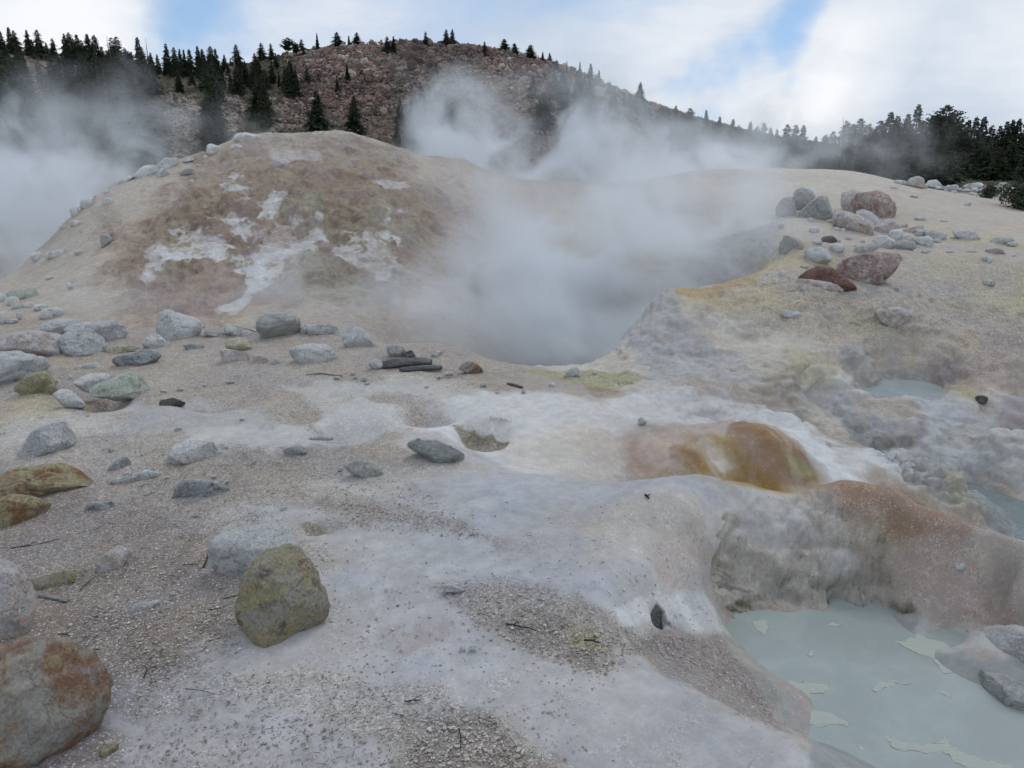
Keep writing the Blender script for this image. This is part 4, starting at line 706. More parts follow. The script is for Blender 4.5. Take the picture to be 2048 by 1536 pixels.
bump(t, b, nf, .35, .008, bn)
ground = link("ground", me, mg); tag(ground, "pale crusted volcanic ground with gravel, hollows and stained mounds", kind='structure')

# ------------------------------------------------------------------ water
def water_mat(name, colr, rough, bumpd):
    m, t, b = new_mat(name); p = t.add('ShaderNodeNewGeometry').outputs['Position']
    n = t.noise(p, 2.2, 5, .6, .5)
    t.put(b.inputs['Base Color'], t.mix(t.ramp(n, .35, .7), colr, tuple(min(1, q * 1.13 + .01) for q in colr)))
    b.inputs['Roughness'].default_value = rough; b.inputs['Specular IOR Level'].default_value = .5; b.inputs['IOR'].default_value = 1.33
    bump(t, b, t.noise(p, 9, 4, .6, .6), .5, bumpd); return m
def sheet(name, z, outline, mat, label):
    pts = []
    for u, v in outline:
        d = ray(u, v); k = (z - EYE) / d[2]; pts.append((d[0] * k, d[1] * k, z))
    bm = bmesh.new(); bm.faces.new([bm.verts.new(p) for p in pts]); bmesh.ops.recalc_face_normals(bm, faces=bm.faces)
    if bm.faces[:][0].normal.z < 0: bmesh.ops.reverse_faces(bm, faces=bm.faces)
    m = bpy.data.meshes.new(name); bm.to_mesh(m); bm.free(); o = link(name, m, mat); tag(o, label, kind='structure'); return o
mw = water_mat("milky_water", (.30, .34, .33), .09, .008)
sheet("pool_water", -.79, [(1380, 1190), (1900, 1190), (2130, 1290), (2300, 1700), (1300, 1700), (1560, 1500), (1440, 1330)], mw, "milky blue green water filling the near hot pool at the lower right")
mw2 = water_mat("grey_water", (.27, .315, .33), .2, .012)
sheet("pool_water", -.335, [(1685, 760), (1950, 760), (1990, 780), (1900, 800), (1740, 800), (1690, 785)], mw2, "small grey blue hot pool in the hollow at the right")
mw3 = water_mat("creek_water", (.16, .2, .205), .15, .04)
sheet("creek_water", -.9, [(1900, 925), (2100, 945), (2200, 1200), (1990, 1200), (1930, 1010)], mw3, "grey blue creek running between the mounds at the right edge")
# ------------------------------------------------------------------ the hills beyond
rf = np.concatenate([row_table(RB - .5, 95, 10, 55), row_table(95, 215, 10, 330)[1:], row_table(215, 2500, 10, 25)[1:]])
azf = np.concatenate([np.linspace(R(-75), R(-38), 70)[:-1], np.linspace(R(-38), R(38), 760), np.linspace(R(38), R(75), 70)[1:]])
Af, Rf, Xf, Yf = polar_grid(rf, azf)
Zf = height(Xf, np.where(Rf > 900, Yf, Yf)); Zf = np.where(Rf > 900, np.minimum(Zf, 15), Zf)
Zf = np.where(Rf < RB, Zf - .6 * (RB - Rf), Zf)
slope = sstep(Zf, 2.5, 6) * (1 - sstep(Rf, 260, 340))
HILL = [("scree", [(560, 110), (650, 95), (740, 78), (1000, 92), (1180, 140), (1320, 215), (1330, 330), (1000, 330), (850, 320), (560, 290), (520, 230), (600, 170)]),
        ("gully", [(20, 110), (75, 120), (110, 240), (90, 300), (40, 240)]), ("gully", [(60, 100), (85, 120), (120, 300), (60, 260)]), ("gully", [(320, 180), (390, 190), (400, 320), (350, 320), (335, 240)]),
        ("gully", [(190, 240), (260, 190), (280, 260), (250, 320)]), ("gully", [(440, 210), (480, 200), (500, 300), (430, 310)]), ("gully", [(520, 190), (570, 185), (640, 240), (660, 280), (560, 280), (530, 250)]), ("gully", [(450, 100), (475, 110), (480, 200), (450, 210)])]
mask = np.zeros(Af.shape); gul = np.zeros(Af.shape); LRf = np.log(Rf)
wv3 = fbm(Af * 60, LRf * 40, s=2.0, o=4, seed=205)
for nm, pl in HILL:
    h = hits(pl); pa, plr = AL(h[:, 0], h[:, 1]); s = polysd(Af, LRf * .35, np.c_[pa, plr * .35]) * F + 14 * wv3
    m_ = sstep(s, -8, 8)
    if nm == "scree": mask = np.maximum(mask, m_)
    else: gul = np.maximum(gul, m_)
rb1 = fbm(Xf, Yf, Zf, s=9, o=5, seed=211, ridged=True, rough=.6); rb2 = fbm(Xf, Yf, Zf, s=2.4, o=4, seed=221, ridged=True, rough=.6)
Pf = np.stack([Xf, Yf, Zf], -1); Nf = grid_normals(Pf)
crag = mask * sstep(Zf, 12, 20)
Pf = Pf + Nf * (slope * (1.2 * (rb1 - .75) * (.4 + mask) + (.35 + .8 * crag) * (rb2 - .3)))[..., None]
mf = grid_mesh("hillside", Pf)
cA = np.array((.085, .075, .05)); cF = np.array((.145, .11, .095)); cG = np.array((.27, .235, .19))
Cf = cA + (cF - cA) * mask[..., None]
tanp = sstep(fbm(Xf, Yf, s=22, o=4, seed=231), .0, .35) * mask
Cf += (np.array((.26, .205, .15)) - Cf) * (tanp * .7)[..., None]
orng = sstep(fbm(Xf, Yf, s=14, o=3, seed=241), .2, .4) * mask; Cf += (np.array((.26, .15, .11)) - Cf) * (orng * .5)[..., None]
Cf += (cG - Cf) * (gul * (1 - mask * .5))[..., None]
Cf += (np.array((.36, .32, .27)) - Cf) * ((1 - sstep(Rf, 50, 66)) * .8)[..., None]
Cf *= (1 + .25 * rb2 + .15 * wv3)[..., None]  # crevice shade painted into the tint: hollows of the relief go darker
attr(mf, 'tint', np.clip(Cf, .02, .6), True); attr(mf, 'rough', np.maximum(mask, gul))
mh, t, b = new_mat("hill_rock"); pos = t.add('ShaderNodeNewGeometry').outputs['Position']
tint = t.add('ShaderNodeAttribute', attribute_name='tint').outputs['Color']
v = t.add('ShaderNodeTexVoronoi'); t.put(v.inputs['Vector'], t.vmath('ADD', pos, t.scale(t.noise(pos, .8, 3, color=True), 1.2))); v.inputs['Scale'].default_value = 1.1
sc_ = t.add('ShaderNodeSeparateColor'); t.put(sc_.inputs[0], v.outputs['Color'])
c = t.mix(1.0, tint, t.ramp(sc_.outputs[0], 0, 1, .55, 1.5, False), 'MULTIPLY')
c = t.mix(t.ramp(t.noise(pos, .5, 8, .7), .5, .7, 0, .6), c, (.06, .05, .04))
t.put(b.inputs['Base Color'], c)
bn = bump(t, b, v.outputs['Distance'], 1.0, -.6); bump(t, b, t.noise(pos, 1.6, 6, .7), .8, .5, bn)
hill = link("hillside", mf, mh); tag(hill, "steep reddish brown rocky hill and tree covered slopes behind the crater", kind='structure')
# surface height including the relief, for standing things on it
def hill_z(x, y):
    a, r = math.atan2(x, y), math.hypot(x, y)
    if r < RB: return float(hfast(np.array([x]), np.array([y]))[0])
    return float(Pf[min(len(rf) - 1, np.searchsorted(rf, r)), min(len(azf) - 1, np.searchsorted(azf, a)), 2])

# ------------------------------------------------------------------ fallen rock covering the hill: far too many to count
rng = np.random.default_rng(7)
def ico(sub):
    bm = bmesh.new(); bmesh.ops.create_icosphere(bm, subdivisions=sub, radius=1)
    v = np.array([q.co[:] for q in bm.verts]); f = np.array([[q.index for q in p.verts] for p in bm.faces], np.int32); bm.free(); return v, f
ICO = {k: ico(k) for k in (1, 2, 3, 4, 5, 6)}
def tri_mesh(name, V, Fc, smooth=False):
    me = bpy.data.meshes.new(name); me.vertices.add(len(V)); me.vertices.foreach_set('co', V.astype(np.float32).ravel())
    k = Fc.shape[1]; me.loops.add(Fc.size); me.loops.foreach_set('vertex_index', Fc.astype(np.int32).ravel()); me.polygons.add(len(Fc))
    me.polygons.foreach_set('loop_start', np.arange(0, Fc.size, k, dtype=np.int32)); me.polygons.foreach_set('loop_total', np.full(len(Fc), k, np.int32))
    me.polygons.foreach_set('use_smooth', np.full(len(Fc), smooth)); me.update(calc_edges=True); return me
def scatter_chunks(name, pts, size, flat, mat, cols=None, rng=rng, tall=.6):
    v, f = ICO[1]; n = len(pts)
    s = size[:, None, None] * rng.uniform(.5, 1.15, (n, 1, 3)) * np.array([1, 1, tall])
    V = v[None] * (1 + rng.uniform(-.32, .32, (n, len(v), 1))) * s
    a = rng.uniform(0, 6.28, n); b_ = rng.normal(0, flat, n); ca_, sa_ = np.cos(a)[:, None], np.sin(a)[:, None]; cb, sb = np.cos(b_)[:, None], np.sin(b_)[:, None]
    x, y, z = V[..., 0], V[..., 1], V[..., 2]; y, z = y * cb - z * sb, y * sb + z * cb; x, y = x * ca_ - y * sa_, x * sa_ + y * ca_
    V = np.stack([x, y, z], -1) + pts[:, None]
    Fc = f[None] + (np.arange(n) * len(v))[:, None, None]
    me = tri_mesh(name, V.reshape(-1, 3), Fc.reshape(-1, 3))
    if cols is not None: attr(me, 'tint', np.repeat(cols, len(v), 0), True)
    return link(name, me, mat)
def pts_in_poly(pl, n, rng, vmin=None):
    pl = np.array(pl, float); lo, hi = pl.min(0), pl.max(0); q = rng.uniform(lo, hi, (n * 3, 2))
    return q[polysd(q[:, 0], q[:, 1], pl) > 0][:n]
mchunk, t, b = new_mat("loose_rock"); tint = t.add('ShaderNodeAttribute', attribute_name='tint').outputs['Color']; pos = t.add('ShaderNodeNewGeometry').outputs['Position']
t.put(b.inputs['Base Color'], t.mix(1.0, tint, t.ramp(t.noise(pos, 3, 4, .7), .3, .7, .75, 1.25), 'MULTIPLY'))
q = pts_in_poly(HILL[0][1], 9000, rng); q = np.r_[q, pts_in_poly([(690, 90), (1000, 95), (1150, 140), (1180, 220), (700, 220), (600, 120)], 3500, rng)]
for g_ in HILL[1:]: q = np.r_[q, pts_in_poly(g_[1], 700, rng)]
hp = hits(q); ok = (hp[:, 1] > 80) & (hp[:, 1] < 210); hp = hp[ok]
sz = np.clip(rng.lognormal(-1.0, .5, len(hp)), .15, 1.4) * np.clip((hp[:, 1] - 75) / 100, .22, 1) * (1 + .7 * fbm(hp[:, 0], hp[:, 1], s=9, o=3, seed=61))
cc = np.array([(.22, .18, .155), (.16, .12, .105), (.12, .09, .08), (.31, .26, .22), (.2, .13, .105)])[rng.integers(0, 5, len(hp))] * rng.uniform(.75, 1.2, (len(hp), 1))
cc *= (1 + .45 * fbm(hp[:, 0], hp[:, 1], s=16, o=3, seed=71) + .25 * fbm(hp[:, 0], hp[:, 1], s=4, o=2, seed=73))[:, None]
hp[:, 2] += sz * .2
o = scatter_chunks("scree_rocks", hp, sz, .5, mchunk, cc, tall=.8); tag(o, "countless brown and grey rocks covering the steep hill", kind='stuff')

# ------------------------------------------------------------------ conifers
mleaf, t, b = new_mat("needle_foliage"); oi = t.add('ShaderNodeObjectInfo'); pos = t.add('ShaderNodeNewGeometry').outputs['Position']
n_ = t.noise(pos, 1.3, 4, .65)
c = t.mix(t.ramp(n_, .35, .65), (.022, .036, .020), (.070, .088, .045)); c = t.mix(t.math('MULTIPLY', oi.outputs['Random'], .5), c, (.03, .042, .032))
t.put(b.inputs['Base Color'], c)
mbark, t, b = new_mat("bark"); pos = t.add('ShaderNodeNewGeometry').outputs['Position']; b.inputs['Base Color'].default_value = (.16, .13, .11, 1)
t.put(b.inputs['Base Color'], t.mix(t.noise(pos, 4, 4, .7), (.10, .08, .065), (.22, .185, .155)))
mdead, t, b = new_mat("grey_deadwood"); pos = t.add('ShaderNodeNewGeometry').outputs['Position']
t.put(b.inputs['Base Color'], t.mix(t.noise(pos, 6, 5, .7), (.22, .20, .18), (.42, .40, .37)))
def frond_quads(base, dirn, length, width, rr, droop=.25):
    """ragged needle sprays on both sides of one branch"""
    out = []; side = np.cross(dirn, [0, 0, 1.0]); side /= np.linalg.norm(side) + 1e-9; n = max(3, int(length / .3))
    for i in range(n):
        tt = (i + .6) / n; p = base + dirn * length * tt + np.array([0, 0, -droop * length * tt * tt]); w = width * (1.05 - .75 * tt)
        for sgn in (-1, 1):
            L = w * rr.uniform(.7, 1.3); d = dirn * rr.uniform(.5, .9) + side * sgn * rr.uniform(.5, 1) + np.array([0, 0, rr.uniform(-.7, .25)])
            d /= np.linalg.norm(d); nn = np.cross(d, [rr.gauss(0, 1), rr.gauss(0, 1), rr.gauss(0, .7)]); nn /= np.linalg.norm(nn) + 1e-9; h = L * rr.uniform(.32, .52)
            out.append((p - nn * h * .4, p + d * L * .55 - nn * h, p + d * L, p + d * L * .5 + nn * h))
    return out
def tube(path, radii, k=6):
    V = []; Fc = []
    for i, (p, r) in enumerate(zip(path, radii)):
        d = np.array(path[min(i + 1, len(path) - 1)]) - np.array(path[max(i - 1, 0)]); d = d / (np.linalg.norm(d) + 1e-9)
        a = np.cross(d, [.3, .1, 1] if abs(d[2]) < .9 else [1, 0, 0]); a /= np.linalg.norm(a); c_ = np.cross(d, a)
        for j in range(k):
            th = 2 * math.pi * j / k; V.append(np.array(p) + (a * math.cos(th) + c_ * math.sin(th)) * r)
    for i in range(len(path) - 1):
        for j in range(k): Fc.append((i * k + j, i * k + (j + 1) % k, (i + 1) * k + (j + 1) % k, (i + 1) * k + j))
    return V, Fc
def join(parts):
    V = []; Fc = []
    for v, f in parts: Fc += [tuple(i + len(V) for i in q) for q in f]; V += list(v)
    return np.array(V), Fc
def poly_mesh(name, V, Fc, smooth=False):
    me = bpy.data.meshes.new(name); me.from_pydata([tuple(map(float, v)) for v in V], [], Fc); me.update()
    if smooth: me.polygons.foreach_set('use_smooth', [True] * len(me.polygons))
    return me
def conifer(kind, seed):
    """a ten metre tree: returns trunk mesh, crown mesh"""
    rr = random.Random(seed); H = 10.0; lean = rr.uniform(-.02, .02)
    path = [(lean * z * rr.uniform(.8, 1.2), rr.uniform(-.03, .03), z) for z in (0, 2, 4, 6, 8, 9.6)]
    rad = [.24, .2, .15, .11, .06, .015]
    parts = [tube(path, rad, 7)]; Q = []
    prof = {'spire': (2.4, .03, .72), 'broad': (3.2, .03, .6), 'narrow': (1.4, .03, 1.0), 'ragged': (2.3, .18, .6), 'pine': (3.6, .40, .45), 'dead': (1.0, .15, 1.0)}[kind]
    wmax, z0, pw = prof; z = H * z0
    while z < H * .985:
        u_ = (z / H - z0) / (1 - z0)
        wdt = wmax * ((1 - u_) ** pw) * (.75 + .25 * min(1, u_ * 6)) * (.82 + .18 * math.sin(z * 3.1 + seed)) if kind != 'pine' else wmax * math.sin(math.pi * min(1, .12 + u_ * .95)) ** .6 * (1 - .35 * u_)
        nb = rr.randint(5, 8)
        for k in range(nb):
            if kind in ('ragged', 'pine') and rr.random() < .3: continue
            th = rr.uniform(0, 6.283); L = max(.12, wdt * rr.uniform(.6, 1.2) * (1.25 if rr.random() < .08 else 1))
            up = (.45 if kind == 'pine' else (.25 * u_ - .12)) + rr.uniform(-.12, .12); d = np.array([math.cos(th), math.sin(th), up]); d /= np.linalg.norm(d)
            base = np.array([lean * z, 0, z + rr.uniform(-.12, .12)])
            if kind == 'dead':
                if rr.random() < .5: parts.append(tube([base, base + d * L * .5, base + d * L + [0, 0, -.1 * L]], [.035, .02, .006], 4))
                continue
            if rr.random() < .5: parts.append(tube([base, base + d * L * .8 + np.array([0, 0, -.15 * L])], [.03, .01], 3))
            Q += frond_quads(base, d, L, (.22 + .5 * (1 - u_) + .3 * L / wmax) * (1.3 if kind == 'pine' else 1), rr, .12 if kind == 'pine' else .28)
        z += rr.uniform(.17, .28) * (1.5 if kind in ('ragged', 'pine') else 1)
    tv, tf = join(parts); trunk = poly_mesh("trunk", tv, tf, True)
    if kind == 'dead': return trunk, None
    for k in range(14): Q.append(tuple(np.array([lean * 9.6, 0, 9.4]) + np.array([rr.uniform(-.05, .05), rr.uniform(-.05, .05), rr.uniform(-.3, .75 - .03 * k)]) for _ in range(4)))
    V = np.array(Q).reshape(-1, 3); return trunk, tri_mesh("crown", V, np.arange(len(V)).reshape(-1, 4))
KINDS_ = {}
for i, k in enumerate(['spire', 'spire', 'spire', 'broad', 'broad', 'narrow', 'narrow', 'ragged', 'ragged', 'pine', 'dead']): KINDS_.setdefault(k, []).append(conifer(k, 40 + i))
for lst in KINDS_.values():
    for tk, cr_ in lst:
        tk.materials.append(mdead if cr_ is None else mbark)
        if cr_ is not None: cr_.materials.append(mleaf)
rt = random.Random(5); n_trees = 0
def plant(x, y, z, h, kind, label, group, width=1.0, name="conifer", cat="tree"):
    global n_trees; n_trees += 1
    tk, cr_ = rt.choice(KINDS_[kind]); e = bpy.data.objects.new(name, None); col.objects.link(e); e.location = (x, y, z - .15); s = h / 10.0
    e.scale = (s * width, s * width, s); e.rotation_euler = (0, 0, rt.uniform(0, 6.28)); e.empty_display_size = .5
    tag(e, label, cat, group); link("trunk", tk, None, e)
    if cr_ is not None: link("crown", cr_, None, e)
    return e
LEFTL, LEFTG = "dark conifer in the dense stand covering the left slope", "conifers covering the left slope"
def tip(u, v, Y, kind, label, group, width=1.0, bury=0.0, name="conifer", cat="tree"):
    d = ray(u, v); k = Y / d[1]; x = d[0] * k; zt = EYE + d[2] * k; zb = hill_z(x, Y) - bury
    return plant(x, Y, zb, max(3.4 if Y > 160 else 3.0, zt - zb + .15), kind, label, group, width, name, cat)
# tips read off the left skyline
for u, v, k, Y in [(0, 62, 'spire', 143), (16, 54, 'spire', 140), (26, 60, 'broad', 143), (52, 59, 'spire', 141), (73, 59, 'broad', 140), (91, 84, 'spire', 142), (103, 76, 'broad', 146), (127, 66, 'spire', 143), (134, 64, 'broad', 145), (145, 76, 'spire', 142),
                   (152, 68, 'spire', 144), (173, 67, 'spire', 143), (185, 69, 'broad', 146), (202, 92, 'spire', 148), (222, 74, 'ragged', 143), (232, 73, 'broad', 146), (250, 106, 'ragged', 148), (274, 74, 'spire', 145), (283, 96, 'broad', 147), (300, 104, 'spire', 148), (313, 108, 'spire', 148),
                   (331, 86, 'spire', 150), (347, 94, 'broad', 150), (358, 97, 'spire', 152), (366, 99, 'narrow', 150), (377, 98, 'spire', 152), (394, 91, 'spire', 152), (403, 97, 'spire', 153), (420, 92, 'broad', 154), (430, 97, 'spire', 155), (448, 108, 'spire', 156), (62, 78, 'spire', 150), (162, 80, 'broad', 150), (212, 100, 'broad', 150), (262, 110, 'broad', 150)]:
    tip(u, v, Y, k, "dark conifer whose top stands on the skyline of the left ridge", "conifers along the left ridge skyline", rt.uniform(1.25, 1.65))
tip(213, 71, 142, 'dead', "bare dead snag beside a ragged conifer on the left ridge", None, 1, name="dead_tree"); tip(291, 75, 147, 'dead', "thin forked dead tree top rising behind the left ridge conifers", None, 1, name="dead_tree")
tip(466, 98, 158, 'dead', "pale leaning dead trunk at the left edge of the rocky hill", None, .8, name="dead_tree")
for u, v, Y, k, w, lab in [(472, 88, 160, 'broad', 1.3, "tall dark conifer beside the pale snag on the hill shoulder"), (522, 88, 168, 'broad', 1.7, "rounded low conifer on the hill shoulder right of the gap"), (541, 87, 168, 'broad', 1.2, "slim tall conifer in front of the hill shoulder crags"),
                           (574, 74, 170, 'pine', 1.3, "round crowned pine, highest on the hill shoulder"), (590, 84, 171, 'pine', 1.1, "small round pine right of the tallest shoulder pine"), (603, 88, 172, 'broad', 1.5, "squat conifer near the right end of the hill shoulder"),
                           (634, 79, 175, 'narrow', 1.3, "lone small conifer standing on the bare saddle of the hill"), (675, 77, 177, 'broad', 2.0, "bushy conifer on the left end of the summit"), (697, 74, 178, 'narrow', 1.8, "pointed small conifer on the left end of the summit"), (714, 80, 178, 'broad', 2.0, "low bushy conifer beside the pointed summit conifer"),
                           (851, 75, 170, 'broad', 1.1, "dark conifer clump hanging below the middle of the summit"), (893, 74, 176, 'broad', 1.5, "triple topped conifer standing on the summit ridge"), (905, 80, 176, 'spire', 1.6, "shorter conifer joined to the triple topped one on the summit"), (970, 97, 168, 'broad', 1.1, "dark conifer on the rocky face below the summit ridge, right"),
                           (787, 103, 165, 'narrow', 2.0, "dark narrow conifer on the upper rocky face left of centre"), (775, 112, 164, 'broad', 1.5, "low conifer beside the narrow one on the upper rocky face"), (1008, 95, 181, 'broad', 2.4, "low round conifer on the right shoulder of the summit"), (1030, 97, 181, 'broad', 2.2, "second low round conifer on the right shoulder of the summit"),
                           (1060, 107, 180, 'broad', 2.4, "bushy conifer where the summit ridge starts to fall"), (1085, 108, 178, 'narrow', 2.0, "pointed conifer where the summit ridge starts to fall"), (695, 152, 150, 'narrow', 1.6, "small dark conifer in the middle of the rocky face"), (675, 172, 145, 'narrow', 1.5, "small slim conifer lower on the rocky face"),
                           (1181, 141, 178, 'spire', 1.7, "small conifer on the descending right ridge above the steam"), (1197, 153, 177, 'narrow', 1.9, "thin conifer lower on the descending right ridge"), (1275, 182, 174, 'broad', 1.4, "taller conifer on the descending right ridge near its foot")]:
    tip(u, v, Y, k, lab, None, w)
def fill(pl, n, hmin, hmax, kinds, label, group, seed, spacing=9, yr=(60, 200), vtop=92):
    r_ = np.random.default_rng(seed); q = pts_in_poly(pl, n * 6, r_); keep = []
    for p in q:
        if all((p[0] - o_[0]) ** 2 + (1.5 * (p[1] - o_[1])) ** 2 > spacing ** 2 for o_ in keep): keep.append(p)
        if len(keep) >= n: break
    H_ = hits(np.array(keep))
    for h in H_:
        if yr[0] < h[1] < yr[1]:
            zg = hill_z(h[0], h[1]); dd = ray(0, vtop + rt.uniform(0, 30)); hm = EYE + dd[2] / dd[1] * h[1] - zg
            plant(h[0], h[1], zg, max(2.5, min(hm, rt.uniform(hmin, hmax))), rt.choice(kinds), label, group, rt.uniform(1.1, 1.6))
mixk = ['spire', 'spire', 'broad', 'broad', 'ragged', 'narrow']
fill([(-60, 110), (60, 125), (110, 130), (180, 120), (300, 140), (320, 200), (290, 240), (180, 230), (130, 250), (100, 210), (60, 150), (60, 300), (-60, 300)], 56, 7, 9.5, mixk, LEFTL, LEFTG, 1, 12)
fill([(260, 140), (460, 130), (560, 130), (620, 160), (600, 200), (520, 190), (430, 210), (390, 200), (300, 180)], 40, 6, 9, mixk, LEFTL, LEFTG, 2, 12, vtop=112)
fill([(120, 240), (200, 240), (300, 240), (330, 330), (120, 330)], 11, 7, 9, mixk, LEFTL, LEFTG, 3, 15)
fill([(485, 215), (530, 215), (540, 290), (500, 290)], 5, 4.5, 6, ['broad', 'spire'], "dark conifer in the small group behind the left mound's top", "conifers just behind the left mound", 4, 16)
fill([(380, 230), (440, 230), (440, 310), (380, 310)], 5, 4.5, 6, ['broad', 'spire'], "dark conifer in the small group behind the left mound's top", "conifers just behind the left mound", 14, 16)
fill([(630, 250), (740, 255), (745, 300), (640, 290)], 9, 4.2, 6.5, ['broad', 'broad', 'spire'], "dark bushy conifer at the hill foot right behind the mound's crest", "conifers at the hill foot behind the crest", 6, 14)
fill([(760, 270), (900, 270), (900, 320), (780, 320)], 8, 4.2, 6, ['broad', 'spire'], "conifer at the foot of the rocky hill beside the rising steam", "conifers beside the rising steam", 7, 16)
fill([(1060, 170), (1160, 190), (1330, 250), (1330, 320), (1180, 320), (1060, 260)], 20, 4, 6.5, mixk, "conifer scattered on the hill's right flank behind the steam", "conifers on the right flank behind steam", 8, 17)
fill([(1090, 125), (1180, 158), (1290, 225), (1290, 240), (1180, 178), (1090, 140)], 14, 2.2, 3.4, ['broad', 'narrow'], "low dark conifer on the falling right ridge of the rocky hill", "low conifers along the falling ridge", 18, 12)
# tips read off the right skyline
for u, v, k, Y, w in [(1300, 214, 'broad', 135, 1.2), (1318, 212, 'ragged', 133, 1.2), (1335, 220, 'broad', 133, 1.3), (1352, 210, 'spire', 130, 1.1), (1366, 224, 'broad', 130, 1.3), (1380, 216, 'broad', 128, 1.4), (1440, 232, 'spire', 120, 1.0), (1430, 244, 'broad', 124, 1.1), (1467, 238, 'spire', 122, 1.1), (1480, 250, 'broad', 120, 1.2), (1502, 243, 'spire', 118, 1.0),
                      (1516, 252, 'broad', 120, 1.2), (1528, 245, 'broad', 117, 1.2), (1542, 254, 'spire', 118, 1), (1556, 257, 'narrow', 119, 1.2), (1575, 248, 'broad', 118, 1.2), (1592, 249, 'broad', 117, 1.2), (1608, 250, 'spire', 116, 1.1), (1632, 273, 'spire', 112, 1.1), (1650, 269, 'broad', 112, 1.2), (1668, 262, 'broad', 104, 1.2),
                      (1697, 241, 'broad', 103, 1.2), (1708, 246, 'spire', 104, 1.2), (1722, 236, 'broad', 104, 1.2), (1736, 247, 'broad', 103, 1.2), (1762, 240, 'broad', 99, 1.2), (1783, 222, 'spire', 98, 1.2), (1800, 231, 'broad', 98, 1.2), (1812, 234, 'ragged', 98, 1.1), (1818, 226, 'spire', 98, 1.1), (1850, 240, 'broad', 98, 1.1),
                      (1862, 243, 'spire', 99, 1.1), (1872, 244, 'narrow', 99, 1.2), (1925, 240, 'broad', 97, 1.1), (1940, 238, 'spire', 97, 1.0), (1954, 232, 'spire', 96, 1.1), (1971, 233, 'spire', 96, 1.2), (1984, 250, 'broad', 97, 1.1), (2002, 250, 'spire', 97, 1.1), (2016, 241, 'spire', 96, 1.1), (2027, 239, 'spire', 96, 1), (2041, 237, 'spire', 96, 1.1), (2060, 235, 'broad', 96, 1.1), (1750, 256, 'spire', 102, 1.2), (1905, 252, 'broad', 99, 1.2)]:
    tip(u, v, Y, k, "dark conifer whose top forms the skyline of the right hand forest", "conifers along the right forest skyline", w * rt.uniform(1.15, 1.4))
tip(1413, 219, 118, 'spire', "tall slender conifer standing clear left of the forest gap", None, 1.0)
tip(1838, 208, 96, 'spire', "tallest pointed conifer of the right hand forest", None, 1.25)
tip(1899, 207, 96, 'pine', "big flat topped pine spreading above the right hand forest", None, 1.15, name="pine_tree")
tip(1688, 232, 103, 'dead', "bare thin dead top leaning out of the forest edge", None, 1.0, name="dead_tree")
r_ = np.random.default_rng(11)
for i in range(44):
    u = r_.uniform(1330, 2150); Y = r_.uniform(58, 84) if u > 1660 else r_.uniform(75, 115); vt = r_.uniform(268, 315)
    tip(u, vt, Y, rt.choice(['spire', 'broad', 'broad', 'ragged']), "dark conifer in the shaded mass of the right hand forest", "conifers massed in the right forest", rt.uniform(1.5, 2.0))
# dark shrubs at the right edge
def shrub(u, v, wpx, hpx, label, seed):
    h = hits([(u, v)])[0]; dep = h[1] * cp - (h[2] - EYE) * sp; w = wpx * dep / F; hh = hpx * dep / F; rr = random.Random(seed); Q = []; parts = []
    for k in range(26):
        th = rr.uniform(0, 6.28); el = rr.uniform(.1, 1.4); d = np.array([math.cos(th) * math.cos(el), math.sin(th) * math.cos(el), math.sin(el) + .1]); L = w * .5 * rr.uniform(.6, 1.0)
        tipp = np.array([d[0] * L, d[1] * L, d[2] * hh * rr.uniform(.6, 1)]); parts.append(tube([np.array([0, 0, -.05]), tipp * .5, tipp], [.03, .02, .008], 4))
        for j in range(60):
            p = tipp * rr.uniform(.25, 1.05) + np.array([rr.gauss(0, .10), rr.gauss(0, .10), rr.gauss(0, .07)]) * w; p[2] = max(p[2], .02); s = rr.uniform(.02, .045) * w
            Q.append(tuple(p + np.array([rr.uniform(-s, s) for _ in range(3)]) for _ in range(4)))
    e = bpy.data.objects.new("shrub", None); col.objects.link(e); e.location = h; tag(e, label, "shrub")
    tv, tf = join(parts); link("stems", poly_mesh("stems", tv, tf, True), mbark, e)
    V = np.array(Q).reshape(-1, 3); link("foliage", tri_mesh("foliage", V, np.arange(len(V)).reshape(-1, 4)), mleaf, e)
shrub(2045, 418, 120, 62, "large dark green shrub at the right edge above the sandy slope", 1)
shrub(1977, 396, 48, 28, "smaller dark green shrub among the white rocks of the crest", 2)
print("trees", n_trees)
from mathutils.geometry import tessellate_polygon
